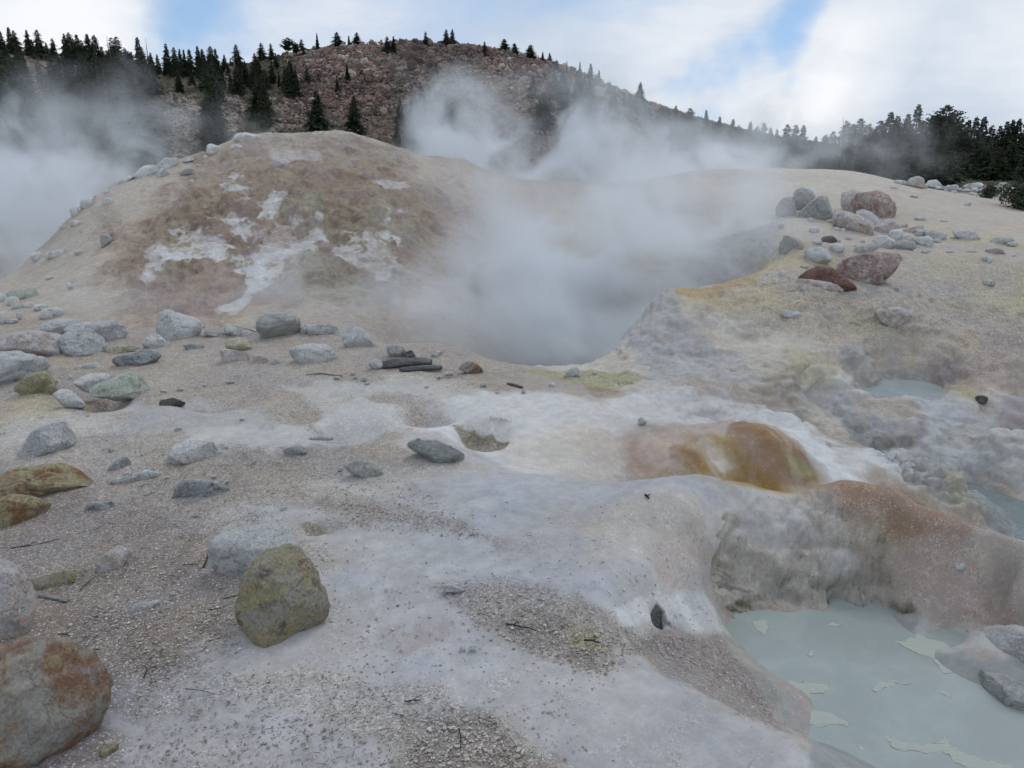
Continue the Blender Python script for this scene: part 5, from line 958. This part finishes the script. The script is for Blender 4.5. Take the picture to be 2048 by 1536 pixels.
# ------------------------------------------------------------------ rocks
RP = dict(white=((.8, .81, .8), (.7, .71, .7), (.58, .59, .58)), palegrey=((0.7, 0.7, 0.7), (0.641, 0.658, 0.658), (0.7, 0.7, 0.7)), grey=((0.524, 0.534, 0.543), (0.687, 0.697, 0.697), (0.343, 0.343, 0.334)),
          blue=((0.669, 0.687, 0.7), (0.543, 0.561, 0.57), (0.7, 0.7, 0.7)), pinkgrey=((0.7, 0.678, 0.687), (0.596, 0.488, 0.424), (0.434, 0.453, 0.434)), red=((0.39, 0.267, 0.234), (0.559, 0.501, 0.481), (0.273, 0.169, 0.143)),
          rusty=((.46, .41, .27), (.31, .17, .085), (.36, .33, .21)), multi=((.42, .40, .365), (.30, .175, .11), (.42, .34, .21)), lichen=((.37, .35, .30), (.42, .375, .215), (.26, .2, .175)),
          cream=((0.582, 0.549, 0.448), (0.504, 0.426, 0.246), (0.64, 0.638, 0.594)), dark=((.13, .125, .12), (.2, .19, .18), (.08, .08, .075)), sulf=((.44, .41, .28), (.35, .31, .19), (.50, .47, .34)),
          greengrey=((0.479, 0.49, 0.473), (0.399, 0.41, 0.393), (0.547, 0.547, 0.524)), green=((0.603, 0.66, 0.571), (0.476, 0.523, 0.444), (0.656, 0.642, 0.547)), darkred=((0.215, 0.124, 0.104), (0.286, 0.169, 0.143), (0.117, 0.078, 0.0715)), strata=((0.543, 0.57, 0.543), (0.361, 0.38, 0.353), (0.7, 0.7, 0.7)),
          wood=((.20, .205, .21), (.30, .31, .315), (.11, .11, .11)), palewood=((0.546, 0.507, 0.468), (0.56, 0.538, 0.504), (0.338, 0.299, 0.273)), slate=((0.361, 0.38, 0.398), (0.506, 0.524, 0.543), (0.235, 0.245, 0.253)))
RM = {}
def rock_mat(key):
    if key in RM: return RM[key]
    a, b_, c_ = RP[key]; m, t, b = new_mat("rock_" + key if 'wood' not in key else "weathered_" + key)
    tc = t.add('ShaderNodeTexCoord').outputs['Object']; oi = t.add('ShaderNodeObjectInfo'); p = t.vmath('ADD', tc, t.scale((17.0, 31.0, 23.0), oi.outputs['Random']))
    if key in ('wood', 'palewood'): p = t.vmath('MULTIPLY', p, (.6, 4.0, 9.0))
    if key == 'strata': p = t.vmath('MULTIPLY', p, (1.0, 1.0, 3.0))
    n1 = t.noise(p, 5.5, 9, .7, .5); n2 = t.noise(p, 11, 8, .7, .4); n3 = t.noise(p, 60, 5, .65)
    c = t.mix(t.ramp(n1, .42, .60), a, b_); c = t.mix(t.ramp(n2, .53, .63), c, c_)
    cr = t.vor(t.vmath('ADD', p, t.scale(t.noise(p, 6, 4, color=True), .25)), 2.6, feature='DISTANCE_TO_EDGE')
    crk = t.ramp(cr, .0, .018, 1, 0)
    c = t.mix(1.0, c, t.ramp(n3, .25, .75, .72, 1.25), 'MULTIPLY'); c = t.mix(t.math('MULTIPLY', crk, .38), c, (.09, .085, .08))
    geo = t.add('ShaderNodeNewGeometry'); sn = t.add('ShaderNodeSeparateXYZ'); t.put(sn.inputs[0], geo.outputs['Normal'])
    dust = t.math('MULTIPLY', t.ramp(sn.outputs[2], .55, .95), t.ramp(n2, .4, .6, .1, .45)); c = t.mix(dust, c, tuple(min(.6, q * 1.25 + .05) for q in a))
    t.put(b.inputs['Base Color'], c)
    bn = bump(t, b, t.noise(p, 12, 9, .7), 1.0, .09); bn = bump(t, b, t.math('MULTIPLY', crk, -1.0), .5, .01, bn); bump(t, b, n3, .5, .012, bn)
    RM[key] = m; return m
def noise3(P, s, o, seed, ridged=False): return fbm(P[:, 0] + 50, P[:, 1] + 50, P[:, 2] + 50, s=s, o=o, seed=seed, ridged=ridged)
def rock(poly, pal, label, seed=0, depth=.75, facet=.5, rough=1.0, sub=4, sink=.12, name="boulder", cat="rock", group=None, flat=None, dist=None):
    """a closed stone: its outline seen from the path, its own depth, facets and hollows"""
    rr = np.random.default_rng(seed + 1000); pl = np.array(poly, float)
    u0, v0 = pl.min(0); u1, v1 = pl.max(0); uc, vc = (u0 + u1) / 2, (v0 + v1) / 2
    w, h = (u1 - u0), (v1 - v0)
    low = pl[pl[:, 1] > v1 - .18 * h][:, 0].mean()
    fp = hits([(low, v1 - .06 * h)])[0] if dist is None else None
    Yb = fp[1] if dist is None else dist
    D0 = ray(uc, vc); rd = D0 / np.linalg.norm(D0)
    right = np.cross(rd, [0, 0, 1.0]); right /= np.linalg.norm(right); up = np.cross(right, rd)
    kpx = (Yb * cp) / F                                 # metres per photo pixel there
    Dm = depth * .5 * min(w, 1.9 * h) * kpx
    c0 = rd * (Yb / rd[1]) + np.array([0, 0, EYE]) ; c0 = np.array([0, 0, EYE]) + rd * (Yb / rd[1] + Dm * .55)
    kk = np.linalg.norm(c0 - [0, 0, EYE]) * (cp and 1) / math.sqrt(F * F + (uc - W0 / 2) ** 2 + (vc - H0 / 2) ** 2)
    dv, fc = ICO[sub]
    th = np.arctan2(dv[:, 2], dv[:, 0]); s = np.hypot(dv[:, 0], dv[:, 2])
    # radius of the outline by angle
    px = (pl[:, 0] - uc); py = -(pl[:, 1] - vc)
    ang = np.linspace(-math.pi, math.pi, 181); rad = np.zeros(181)
    x2, y2 = np.roll(px, -1), np.roll(py, -1)
    for i, a in enumerate(ang):
        ca_, sa_ = math.cos(a), math.sin(a); best = 0
        ex, ey = x2 - px, y2 - py; den = ca_ * ey - sa_ * ex
        with np.errstate(divide='ignore', invalid='ignore'):
            tt = (px * ey - py * ex) / den; uu = (px * sa_ - py * ca_) / den
        ok = (np.abs(den) > 1e-9) & (uu >= -1e-6) & (uu <= 1 + 1e-6) & (tt > 0)
        rad[i] = tt[ok].max() if ok.any() else min(w, h) * .4
    ks = np.array([.08, .84, .08]); rad = np.convolve(np.r_[rad[-2], rad, rad[1]], ks, 'valid')
    r = np.interp(th, ang, rad) * kk
    e = s ** .72
    yb = np.sign(dv[:, 1]) * np.abs(dv[:, 1]) ** .62; zz = np.sin(th) * r * e; zz = np.where(zz < 0, zz * 1.18, zz)
    Q = np.stack([np.cos(th) * r * e * np.where(zz < 0, 1.03, 1), yb * Dm, zz], -1)
    S = np.array([w, 0, h]).max() * kk * .5; lo0, hi0 = Q.min(0), Q.max(0)
    for k in range(int(8 + 12 * facet)):                 # knock flat faces into the near and upper sides
        n = rr.normal(size=3); n[1] = -abs(n[1]) * rr.choice([1, 1, 1, -.8]) - .25 * rr.random(); n /= np.linalg.norm(n)
        pr = Q @ n; o_ = pr.max() * (1 - rr.uniform(.14, .48) * (.45 + .75 * facet)); ex = np.maximum(pr - o_, 0); Q = Q - n * (ex * .95)[:, None] * np.array([.55, 1, .55])
    lo1, hi1 = Q.min(0), Q.max(0)
    for ax in (0, 2): Q[:, ax] = lo0[ax] + (Q[:, ax] - lo1[ax]) / (hi1[ax] - lo1[ax]) * (hi0[ax] - lo0[ax])
    nn = Q / (np.linalg.norm(Q, axis=1)[:, None] + 1e-9)
    q_ = Q / S
    dsp = .03 * noise3(q_, .7, 3, seed) + .045 * rough * noise3(q_, .42, 5, seed + 5, True) + .02 * rough * noise3(q_, .11, 4, seed + 9)
    if sub >= 4:                                        # cracks and spalls
        wq = q_ + .12 * np.stack([noise3(q_, .5, 2, seed + 21), noise3(q_, .5, 2, seed + 22), noise3(q_, .5, 2, seed + 23)], -1)
        for sc2, dp2, sd2 in ((.75, .055, 31), (.38, .035, 37)):
            g2 = 1 - np.abs(noise3(wq, sc2, 2, seed + sd2)) * 1.6; dsp = dsp - dp2 * rough * np.clip(g2, 0, 1) ** 9
        dsp = dsp + .03 * rough * sstep(noise3(wq, .55, 4, seed + 41), .05, .12) - .015 * rough      # flaked layers
    Q = Q + nn * (dsp * S)[:, None]
    Wd = Q[:, 0:1] * right + Q[:, 1:2] * rd + Q[:, 2:3] * up
    bx = Wd.min(0); off = c0.copy(); off[2] -= sink * h * kk * .0
    me = tri_mesh(name, Wd, fc, True); o = link(name, me, rock_mat(pal)); o.location = off
    tag(o, label, cat, group); return o
def oval(x0, y0, x1, y1, seed, k=1.0, ox=0, oy=0):
    rr = random.Random(seed * 7 + 3); n = 9; o = []
    for i in range(n):
        a = 2 * math.pi * (i + rr.uniform(-.25, .25)) / n; r = rr.uniform(.88, 1.1); c_, s_ = math.cos(a), math.sin(a)
        c_ = abs(c_) ** .8 * (1 if c_ > 0 else -1); s_ = abs(s_) ** .8 * (1 if s_ > 0 else -1)
        o.append((((x0 + x1) / 2 + (x1 - x0) / 2 * c_ * r) / k + ox, ((y0 + y1) / 2 - (y1 - y0) / 2 * s_ * r) / k + oy))
    return np.array(o)
seed = 0
for ln in ROCKS.strip().splitlines():
    fr, pal, dp, fcv, pts, lab = ln.split('|'); seed += 1
    x0, y0, k = FR[fr]; pl = T(pts, x0, y0, k); big = np.ptp(pl[:, 0]) > 70
    rock(pl, pal, lab, seed, float(dp), min(1, float(fcv) + (.15 if fr in 'ABCD' else .05)), rough=.75 if pl[:, 1].max() > 900 and big else 1.05, sub=6 if np.ptp(pl[:, 0]) > 130 and pl[:, 1].max() > 900 else (5 if np.ptp(pl[:, 0]) > 60 else (4 if big or np.ptp(pl[:, 0]) > 35 else 3)), name="boulder" if big else "rock")
for fr, pal, lab, grp, bxs in SMALL:
    x0, y0, k = FR[fr]
    for s_ in bxs:
        seed += 1; a, b_, c_, d_ = [float(q) for q in s_.split()]
        rock(oval(a, b_, c_, d_, seed, k, x0, y0), pal if random.Random(seed).random() < .7 else 'palegrey', lab, seed, .8, .4, sub=3, name="stone", group=grp)
# ------------------------------------------------------------------ weathered wood
def wood(name, pts, r, label, pal='wood', cat='log', flatk=.6, group=None, lift=.3, seedw=0):
    H_ = hits(pts); path = [h + np.array([0, 0, r * lift]) for h in H_]; n = len(path); P_ = []; steps = 14
    for i in range(n - 1):
        for j in range(steps): P_.append(path[i] + (path[i + 1] - path[i]) * j / steps)
    P_.append(path[-1]); m = len(P_); K = 14 if r > .03 else 6
    rad = [r * (.55 + .45 * math.sin(math.pi * min(1, max(0, .12 + .8 * i / m)))) for i in range(m)]
    V, Fc = tube(P_, rad, K); V = np.array(V); ax = np.repeat(np.array(P_), K, 0)
    ang = np.tile(np.arange(K) / K * 6.283, m); s = np.repeat(np.arange(m) / m, K)
    g_ = 1 + .22 * np.sin(ang * 4 + 3 * s) * (.6 + .4 * np.sin(s * 9)) + .12 * vnoise(ang * 2 + seedw, s * 14)
    V = ax + (V - ax) * g_[:, None] * np.array([1, 1, flatk]); Fc += [tuple(range(K))[::-1], tuple(range((m - 1) * K, m * K))]
    c0 = V.mean(0); me = poly_mesh(name, V - c0, Fc, True); o = link(name, me, rock_mat(pal)); o.location = c0; tag(o, label, cat, group); return o
wood("log", [(756, 735), (790, 731), (830, 728), (862, 731)], .10, "thick weathered grey log lying on the sand before the rim")
wood("log", [(800, 742), (840, 738), (884, 738)], .055, "thinner grey piece of log lying against the thick one", seedw=3)
wood("log", [(700, 682), (712, 674), (722, 690)], .04, "short bent brown root standing beside the blue grey boulder", lift=2.0, cat="root")
wood("wood_chip", [(186 / 2.926 + 0, 1011 + 517 / 2.926), (255 / 2.926, 1011 + 532 / 2.926), (400 / 2.926, 1011 + 563 / 2.926)], .022, "pale grey split wood chip on the gravel below the cream stone", 'palewood', 'wood', .5)
wood("plank_piece", [(1015, 768), (1030, 771), (1044, 776)], .03, "dark flat piece of wood on the pale ground near the rim", 'dark', 'wood', .4)
wood("wood_chip", [(612, 750), (640, 747), (685, 752)], .018, "long pale splinter lying on the sand left of centre", 'palewood', 'wood', .5)
wood("wood_chip", [(447, 1011 + 185), (478, 1011 + 178)], .012, "small grey splinter beside the foot of the pyramid boulder", 'palewood', 'wood', .5)
mtw, t, b = new_mat("dry_twig"); b.inputs['Base Color'].default_value = (.055, .045, .04, 1)
def twig(pts, r, label):
    H_ = hits(pts); path = [h + np.array([0, 0, r + .003]) for h in H_]; mid = [(a + b_) / 2 + np.array([.004, .006, .002]) for a, b_ in zip(path[:-1], path[1:])]
    full = [path[0]] + [q for pr_ in zip(mid, path[1:]) for q in pr_]; parts = [tube(full, [r * (1 - .6 * i / len(full)) for i in range(len(full))], 5)]
    if len(full) > 2: parts.append(tube([full[1], full[1] + (full[2] - full[0]) * .35 + np.array([.02, .03, .012])], [r * .6, r * .3], 4))
    V, Fc = join(parts); c0 = V.mean(0); o = link("twig", poly_mesh("twig", V - c0, Fc), mtw); o.location = c0; tag(o, label, "twig")
for p, r, l in [([(22, 1099), (70, 1093), (122, 1080)], .006, "longest dark twig on the gravel above the left edge boulder"), ([(144, 1305), (170, 1304), (200, 1302)], .006, "straight dark twig right above the rust streaked boulder"),
                ([(407, 1137), (416, 1108)], .007, "short thick upright looking twig left of the cracked white rock"), ([(117, 1271), (140, 1273)], .005, "short twig above the rust streaked boulder's top"), ([(366, 1132), (402, 1130)], .003, "thin twig pointing left from the short thick twig"),
                ([(160, 1181), (178, 1164), (190, 1158)], .003, "thin curved twig above the flat wood chip"), ([(288, 1357), (294, 1337)], .004, "short dark twig standing on the gravel right of the biggest boulder"), ([(1012, 1251), (1040, 1256), (1072, 1264)], .006, "dark twig lying in the middle gravel patch of the crust"),
                ([(1168, 1283), (1200, 1288)], .006, "dark twig on the yellowish gravel near the slope edge"), ([(918, 1460), (922, 1500)], .004, "long thin twig in the stony patch at the bottom centre"), ([(810, 1406), (840, 1403)], .004, "short twig above the stony patch at the bottom"), ([(370, 1379), (430, 1390)], .002, "hair thin long twig on the gravel below the crust edge"),
                ([(380, 1036), (402, 1036)], .004, "small dark twig on gravel above the cracked rock"), ([(1290, 993), (1297, 1000)], .012, "small black chip of wood on the white slope")]:
    twig(p, r, l)
# ------------------------------------------------------------------ gravel: loose chips nobody could count
def chips(name, polys, n, smin, smax, cols, label, seedc, tall=.45):
    r_ = np.random.default_rng(seedc); q = np.concatenate([pts_in_poly(pl, int(n * wt), r_) for pl, wt in polys]); h = hits(q)
    h = h[h[:, 1] < 14]; s = np.clip(r_.lognormal(math.log(smin * 1.5), .5, len(h)), smin, smax)
    cc = np.array(cols)[r_.integers(0, len(cols), len(h))] * r_.uniform(.8, 1.15, (len(h), 1)); h[:, 2] += s * .1
    o = scatter_chunks(name, h, s, .3, mchunk, cc, rng=r_, tall=tall); tag(o, label, kind='stuff')
gv = [(.36, .32, .29), (.31, .275, .25), (.42, .385, .35), (.25, .22, .20), (.50, .47, .44)]
chips("gravel", [([(0, 1040), (420, 1040), (480, 1200), (520, 1300), (380, 1330), (250, 1420), (250, 1560), (-40, 1560), (-40, 1040)], .26), ([(0, 860), (480, 900), (820, 960), (980, 1080), (480, 1040), (420, 1060), (0, 1000)], .24), ([(860, 1165), (1010, 1160), (1210, 1215), (1290, 1300), (1210, 1350), (1090, 1320), (950, 1250)], .07), ([(700, 1000), (1400, 1000), (1450, 1250), (1000, 1500), (600, 1350)], .05),
                 ([(400, 1330), (620, 1350), (860, 1380), (1000, 1440), (1130, 1560), (250, 1560), (300, 1440)], .07), ([(500, 690), (760, 700), (1000, 760), (900, 790), (500, 800)], .06), ([(980, 800), (1080, 820), (1060, 850), (980, 840)], .05), ([(1250, 1260), (1430, 1280), (1550, 1440), (1400, 1380)], .04), ([(300, 880), (1600, 1560), (250, 1560)], .07)], 30000, .0028, .011, gv, "fine beige and brown gravel chips strewn over the ground", 21)
chips("gravel", [([(840, 1440), (1000, 1430), (1080, 1560), (800, 1560)], .5), ([(200, 1040), (480, 1060), (460, 1300), (200, 1300)], .3), ([(940, 1180), (1240, 1230), (1200, 1330), (960, 1240)], .1)], 1100, .004, .013, gv[:1] + gv[2:3] + gv[4:], "larger pale flakes lying among the gravel", 22, .3)
# dead needles and twig crumbs
r_ = np.random.default_rng(33); q = np.concatenate([pts_in_poly(pl, n_, r_) for pl, n_ in [([(0, 1040), (450, 1040), (480, 1330), (250, 1420), (0, 1420)], 260), ([(420, 1340), (1000, 1440), (1120, 1540), (500, 1540)], 130), ([(860, 1165), (1210, 1215), (1290, 1300), (1090, 1320)], 90), ([(480, 960), (1000, 1080), (700, 1060)], 60), ([(1000, 1000), (1500, 1100), (1400, 1380), (1100, 1200)], 50)]])
h = hits(q); V = []; Fc = []
for p in h:
    a = r_.uniform(0, 6.28); L = r_.uniform(.015, .05); d = np.array([math.cos(a), math.sin(a), r_.uniform(-.05, .2)]) * L; v, f = tube([p + [0, 0, .003], p + d * .5 + [0, 0, .006], p + d + [0, 0, .003]], [.0016, .0014, .0008], 3)
    Fc += [tuple(i + len(V) for i in x) for x in f]; V += v
o = link("needle_litter", poly_mesh("needle_litter", V, Fc), mtw); tag(o, "dead needles and twig crumbs scattered on the gravel", kind='stuff')
print("objects", len(sc.objects))

MCR, t, b = new_mat("pale_scum_crust"); pos = t.add('ShaderNodeNewGeometry').outputs['Position']
t.put(b.inputs['Base Color'], t.mix(t.noise(pos, 22, 6, .7), (.37, .415, .38), (.44, .46, .41))); bump(t, b, t.noise(pos, 60, 5, .7), .6, .01)
# ------------------------------------------------------------------ pale crusts standing just above the milky water
def crust(poly, label, z=-.79, hgt=.003, seed=0, name="mud_crust"):
    pl = np.array(poly, float); pts = []
    for u, v in pl:
        dd = ray(u, v); k = (z - EYE) / dd[2]; pts.append((dd[0] * k, dd[1] * k))
    pts = np.array(pts); n = len(pts); fine = []
    for i in range(n):
        for j in range(12): fine.append(pts[i] + (pts[(i + 1) % n] - pts[i]) * j / 12)
    fine = np.array(fine); per = np.hypot(*(fine - fine.mean(0)).T).mean(); m = len(fine)
    fine += np.stack([vnoise(fine[:, 0] * 18, fine[:, 1] * 18, seed=seed), vnoise(fine[:, 0] * 18, fine[:, 1] * 18, seed=seed + 3)], -1) * .022 + np.stack([vnoise(fine[:, 0] * 55, fine[:, 1] * 55, seed=seed + 11), vnoise(fine[:, 0] * 55, fine[:, 1] * 55, seed=seed + 13)], -1) * .012
    c0 = fine.mean(0); V = []; tri = tessellate_polygon([[Vector((p[0], p[1], 0)) for p in fine]])
    for hh in (-.03, hgt): V += [(p[0], p[1], hh + .003 * float(q) * (hh > 0)) for p, q in zip(fine, vnoise(fine[:, 0] * 30, fine[:, 1] * 30, seed=seed + 7))]
    Fc = [(i, (i + 1) % m, m + (i + 1) % m, m + i) for i in range(m)] + [tuple(m + q for q in t_) for t_ in tri]
    V = np.array(V); V[:, :2] -= c0; me = poly_mesh(name, V, Fc); bm = bmesh.new(); bm.from_mesh(me); bmesh.ops.recalc_face_normals(bm, faces=bm.faces); bm.to_mesh(me); bm.free(); o = link(name, me, MCR); o.location = (c0[0], c0[1], z)
    tag(o, label, "crust"); return o
RP['mudcrust'] = ((.47, .475, .41), (.42, .43, .38), (.52, .51, .46))
for pl, lab in [([(1575, 1365), (1610, 1362), (1650, 1370), (1662, 1378), (1625, 1385), (1618, 1398), (1590, 1400)], "upper pale spit reaching into the milky pool from its left bank"),
                ([(1580, 1410), (1620, 1418), (1660, 1428), (1702, 1446), (1690, 1454), (1650, 1451), (1600, 1455), (1575, 1440)], "lower longer pale spit reaching into the milky pool"),
                ([(1769, 1478), (1778, 1474), (1810, 1486), (1850, 1492), (1880, 1485), (1890, 1474), (1902, 1494), (1940, 1512), (2000, 1530), (2060, 1545), (2060, 1560), (1990, 1552), (1920, 1528), (1880, 1505), (1840, 1506), (1800, 1500)], "long branching pale crust lying across the bottom of the milky pool"),
                ([(1508, 1246), (1522, 1238), (1537, 1248), (1530, 1262), (1524, 1270), (1514, 1258)], "small cream islet at the upper left of the milky pool"),
                ([(1618, 1303), (1624, 1298), (1630, 1304), (1628, 1313), (1620, 1313)], "tiny cream islet alone in the middle of the milky pool"),
                ([(1660, 1252), (1672, 1245), (1684, 1249), (1676, 1254)], "tiny dark flecked islet near the pool's far wall"),
                ([(1745, 1372), (1760, 1366), (1785, 1362), (1815, 1364), (1790, 1372), (1755, 1384)], "pale crust strip in the middle right of the milky pool"),
                ([(1867, 1378), (1885, 1377), (1903, 1396), (1885, 1388)], "short faint crust strip left of the rough pool rock"),
                ([(1790, 1285), (1840, 1270), (1900, 1290), (1960, 1330), (2040, 1352), (1960, 1352), (1885, 1345), (1870, 1320), (1820, 1300)], "flat scalloped cream ledge along the milky pool's right shore")]:
    seed += 1; crust(pl, lab, seed=seed)
# loose stones strewn between the boulders on the left
r_ = np.random.default_rng(77)
q = np.concatenate([pts_in_poly([(0, 640), (300, 690), (760, 690), (760, 760), (400, 790), (0, 780)], 34, r_), pts_in_poly([(0, 820), (500, 830), (900, 900), (600, 1000), (200, 1000), (0, 880)], 22, r_), pts_in_poly([(900, 700), (1250, 740), (1200, 800), (950, 790)], 6, r_)])
for u, v in q:
    seed += 1; w = r_.uniform(6, 15); rock(oval(u - w / 2, v - w * .3, u + w / 2, v + w * .3, seed), ['grey', 'palegrey', 'pinkgrey', 'white'][seed % 4], "small stone strewn between the boulders on the left sand", seed, .8, .6, sub=3, name="stone", group="small stones strewn over the left sand")
# ------------------------------------------------------------------ steam rising from the vents (real volumes)
def steam(label, blobs, lo, hi, nscale=.55, soft=(.40, .62)):
    bm = bmesh.new(); bmesh.ops.create_cube(bm, size=1.0); m = bpy.data.meshes.new("steam"); bm.to_mesh(m); bm.free()
    lo, hi = Vector(lo), Vector(hi)
    m.transform(Matrix.LocRotScale(None, None, hi - lo)); o = bpy.data.objects.new("steam", m); col.objects.link(o); o.location = (lo + hi) / 2
    tag(o, label, kind='stuff')
    mt = bpy.data.materials.new("steam"); mt.use_nodes = True; t = NT(mt.node_tree); t.n.clear()
    out = t.add('ShaderNodeOutputMaterial'); pv = t.add('ShaderNodeVolumePrincipled'); t.l.new(pv.outputs[0], out.inputs['Volume'])
    pv.inputs['Color'].default_value = (.93, .965, 1.0, 1); pv.inputs['Anisotropy'].default_value = .45
    pos = t.add('ShaderNodeNewGeometry').outputs['Position']
    wp = t.vmath('ADD', pos, t.scale(t.vmath('SUBTRACT', t.noise(pos, nscale * .7, 1, .5, color=True), (.5, .5, .5)), 1.33 / nscale ** 2))
    tot = None
    for u, v, Y, ru, rv, rd, dens in blobs:
        d = ray(u, v); k = Y / d[1]; c = (d[0] * k, Y, EYE + d[2] * k); dep = Y * cp - (c[2] - EYE) * sp; kk = dep / F
        q = t.vmath('MULTIPLY', t.vmath('SUBTRACT', wp, c), (1 / (ru * kk), 1 / rd, 1 / (rv * kk)))
        f = t.ramp(t.vmath('LENGTH', q), 1.35, .15, 0, dens)
        tot = f if tot is None else t.math('ADD', tot, f)
    n = t.noise(wp, nscale, 5, .62); f = t.ramp(n, soft[0], soft[1], .03, 1.5)
    t.put(pv.inputs['Density'], t.math('MULTIPLY', tot, f)); m.materials.append(mt)
    return o
steam("thick steam filling the crater and drifting up past the rocky hill",
      [(1090, 670, 13.9, 290, 95, 1.9, 2.2), (1210, 640, 14.4, 140, 85, 1.8, 1.3), (1180, 570, 16.5, 300, 140, 3.2, .9), (1390, 490, 17.2, 220, 130, 3.2, .8), (950, 560, 17, 190, 130, 3, .5), (1000, 430, 22, 220, 100, 3, .26), (1250, 420, 23, 260, 90, 3.5, .4),
       (1060, 325, 30, 310, 70, 2.5, 1.0), (1340, 350, 30, 270, 55, 2.5, .7), (890, 205, 30, 80, 85, 2, .36), (955, 255, 30, 160, 75, 2.2, .4), (1150, 240, 31, 250, 120, 2.5, .26), (1220, 160, 31, 120, 80, 2.5, .10), (1450, 300, 32, 280, 75, 2.5, .24), (1680, 295, 33, 240, 80, 2.5, .18)],
      (-11, 11.2, -2.6), (24, 37.5, 9.5))
steam("white steam billowing up behind the left end of the mound",
      [(30, 440, 25, 230, 140, 4, 1.1), (-60, 330, 27, 280, 120, 3.5, .35), (40, 545, 20, 130, 70, 1.8, .6), (-40, 430, 36, 260, 110, 4, .8), (255, 290, 28, 105, 80, 2, .42), (275, 195, 29, 40, 90, 1.6, .2), (170, 240, 30, 170, 90, 2.5, .12), (120, 340, 29, 200, 90, 3, .26), (420, 260, 30, 100, 80, 2, .09), (40, 230, 30, 90, 60, 2, .12)],
      (-44, 16, -3), (-5, 44, 10))
steam("thin wisps of steam hugging the foot of the mound",
      [(610, 590, 14.4, 130, 55, .8, .7), (790, 600, 14.8, 140, 65, 1.0, .75), (330, 605, 14.2, 190, 38, .7, .32), (180, 590, 14.8, 130, 50, .8, .16), (660, 540, 15.6, 230, 55, .8, .2), (1000, 610, 14.0, 140, 70, .8, .4)],
      (-11, 12.2, -1.2), (2.5, 18, 2.6), nscale=1.1)
steam("faint steam over the muddy hollow and small pools at the right",
      [(1880, 860, 9.0, 170, 70, .6, .2), (1780, 760, 10.4, 130, 40, .5, .1), (1420, 640, 11.8, 160, 50, .5, .12)],
      (.2, 7.6, -1.2), (8, 13.5, 1.6), nscale=1.4)
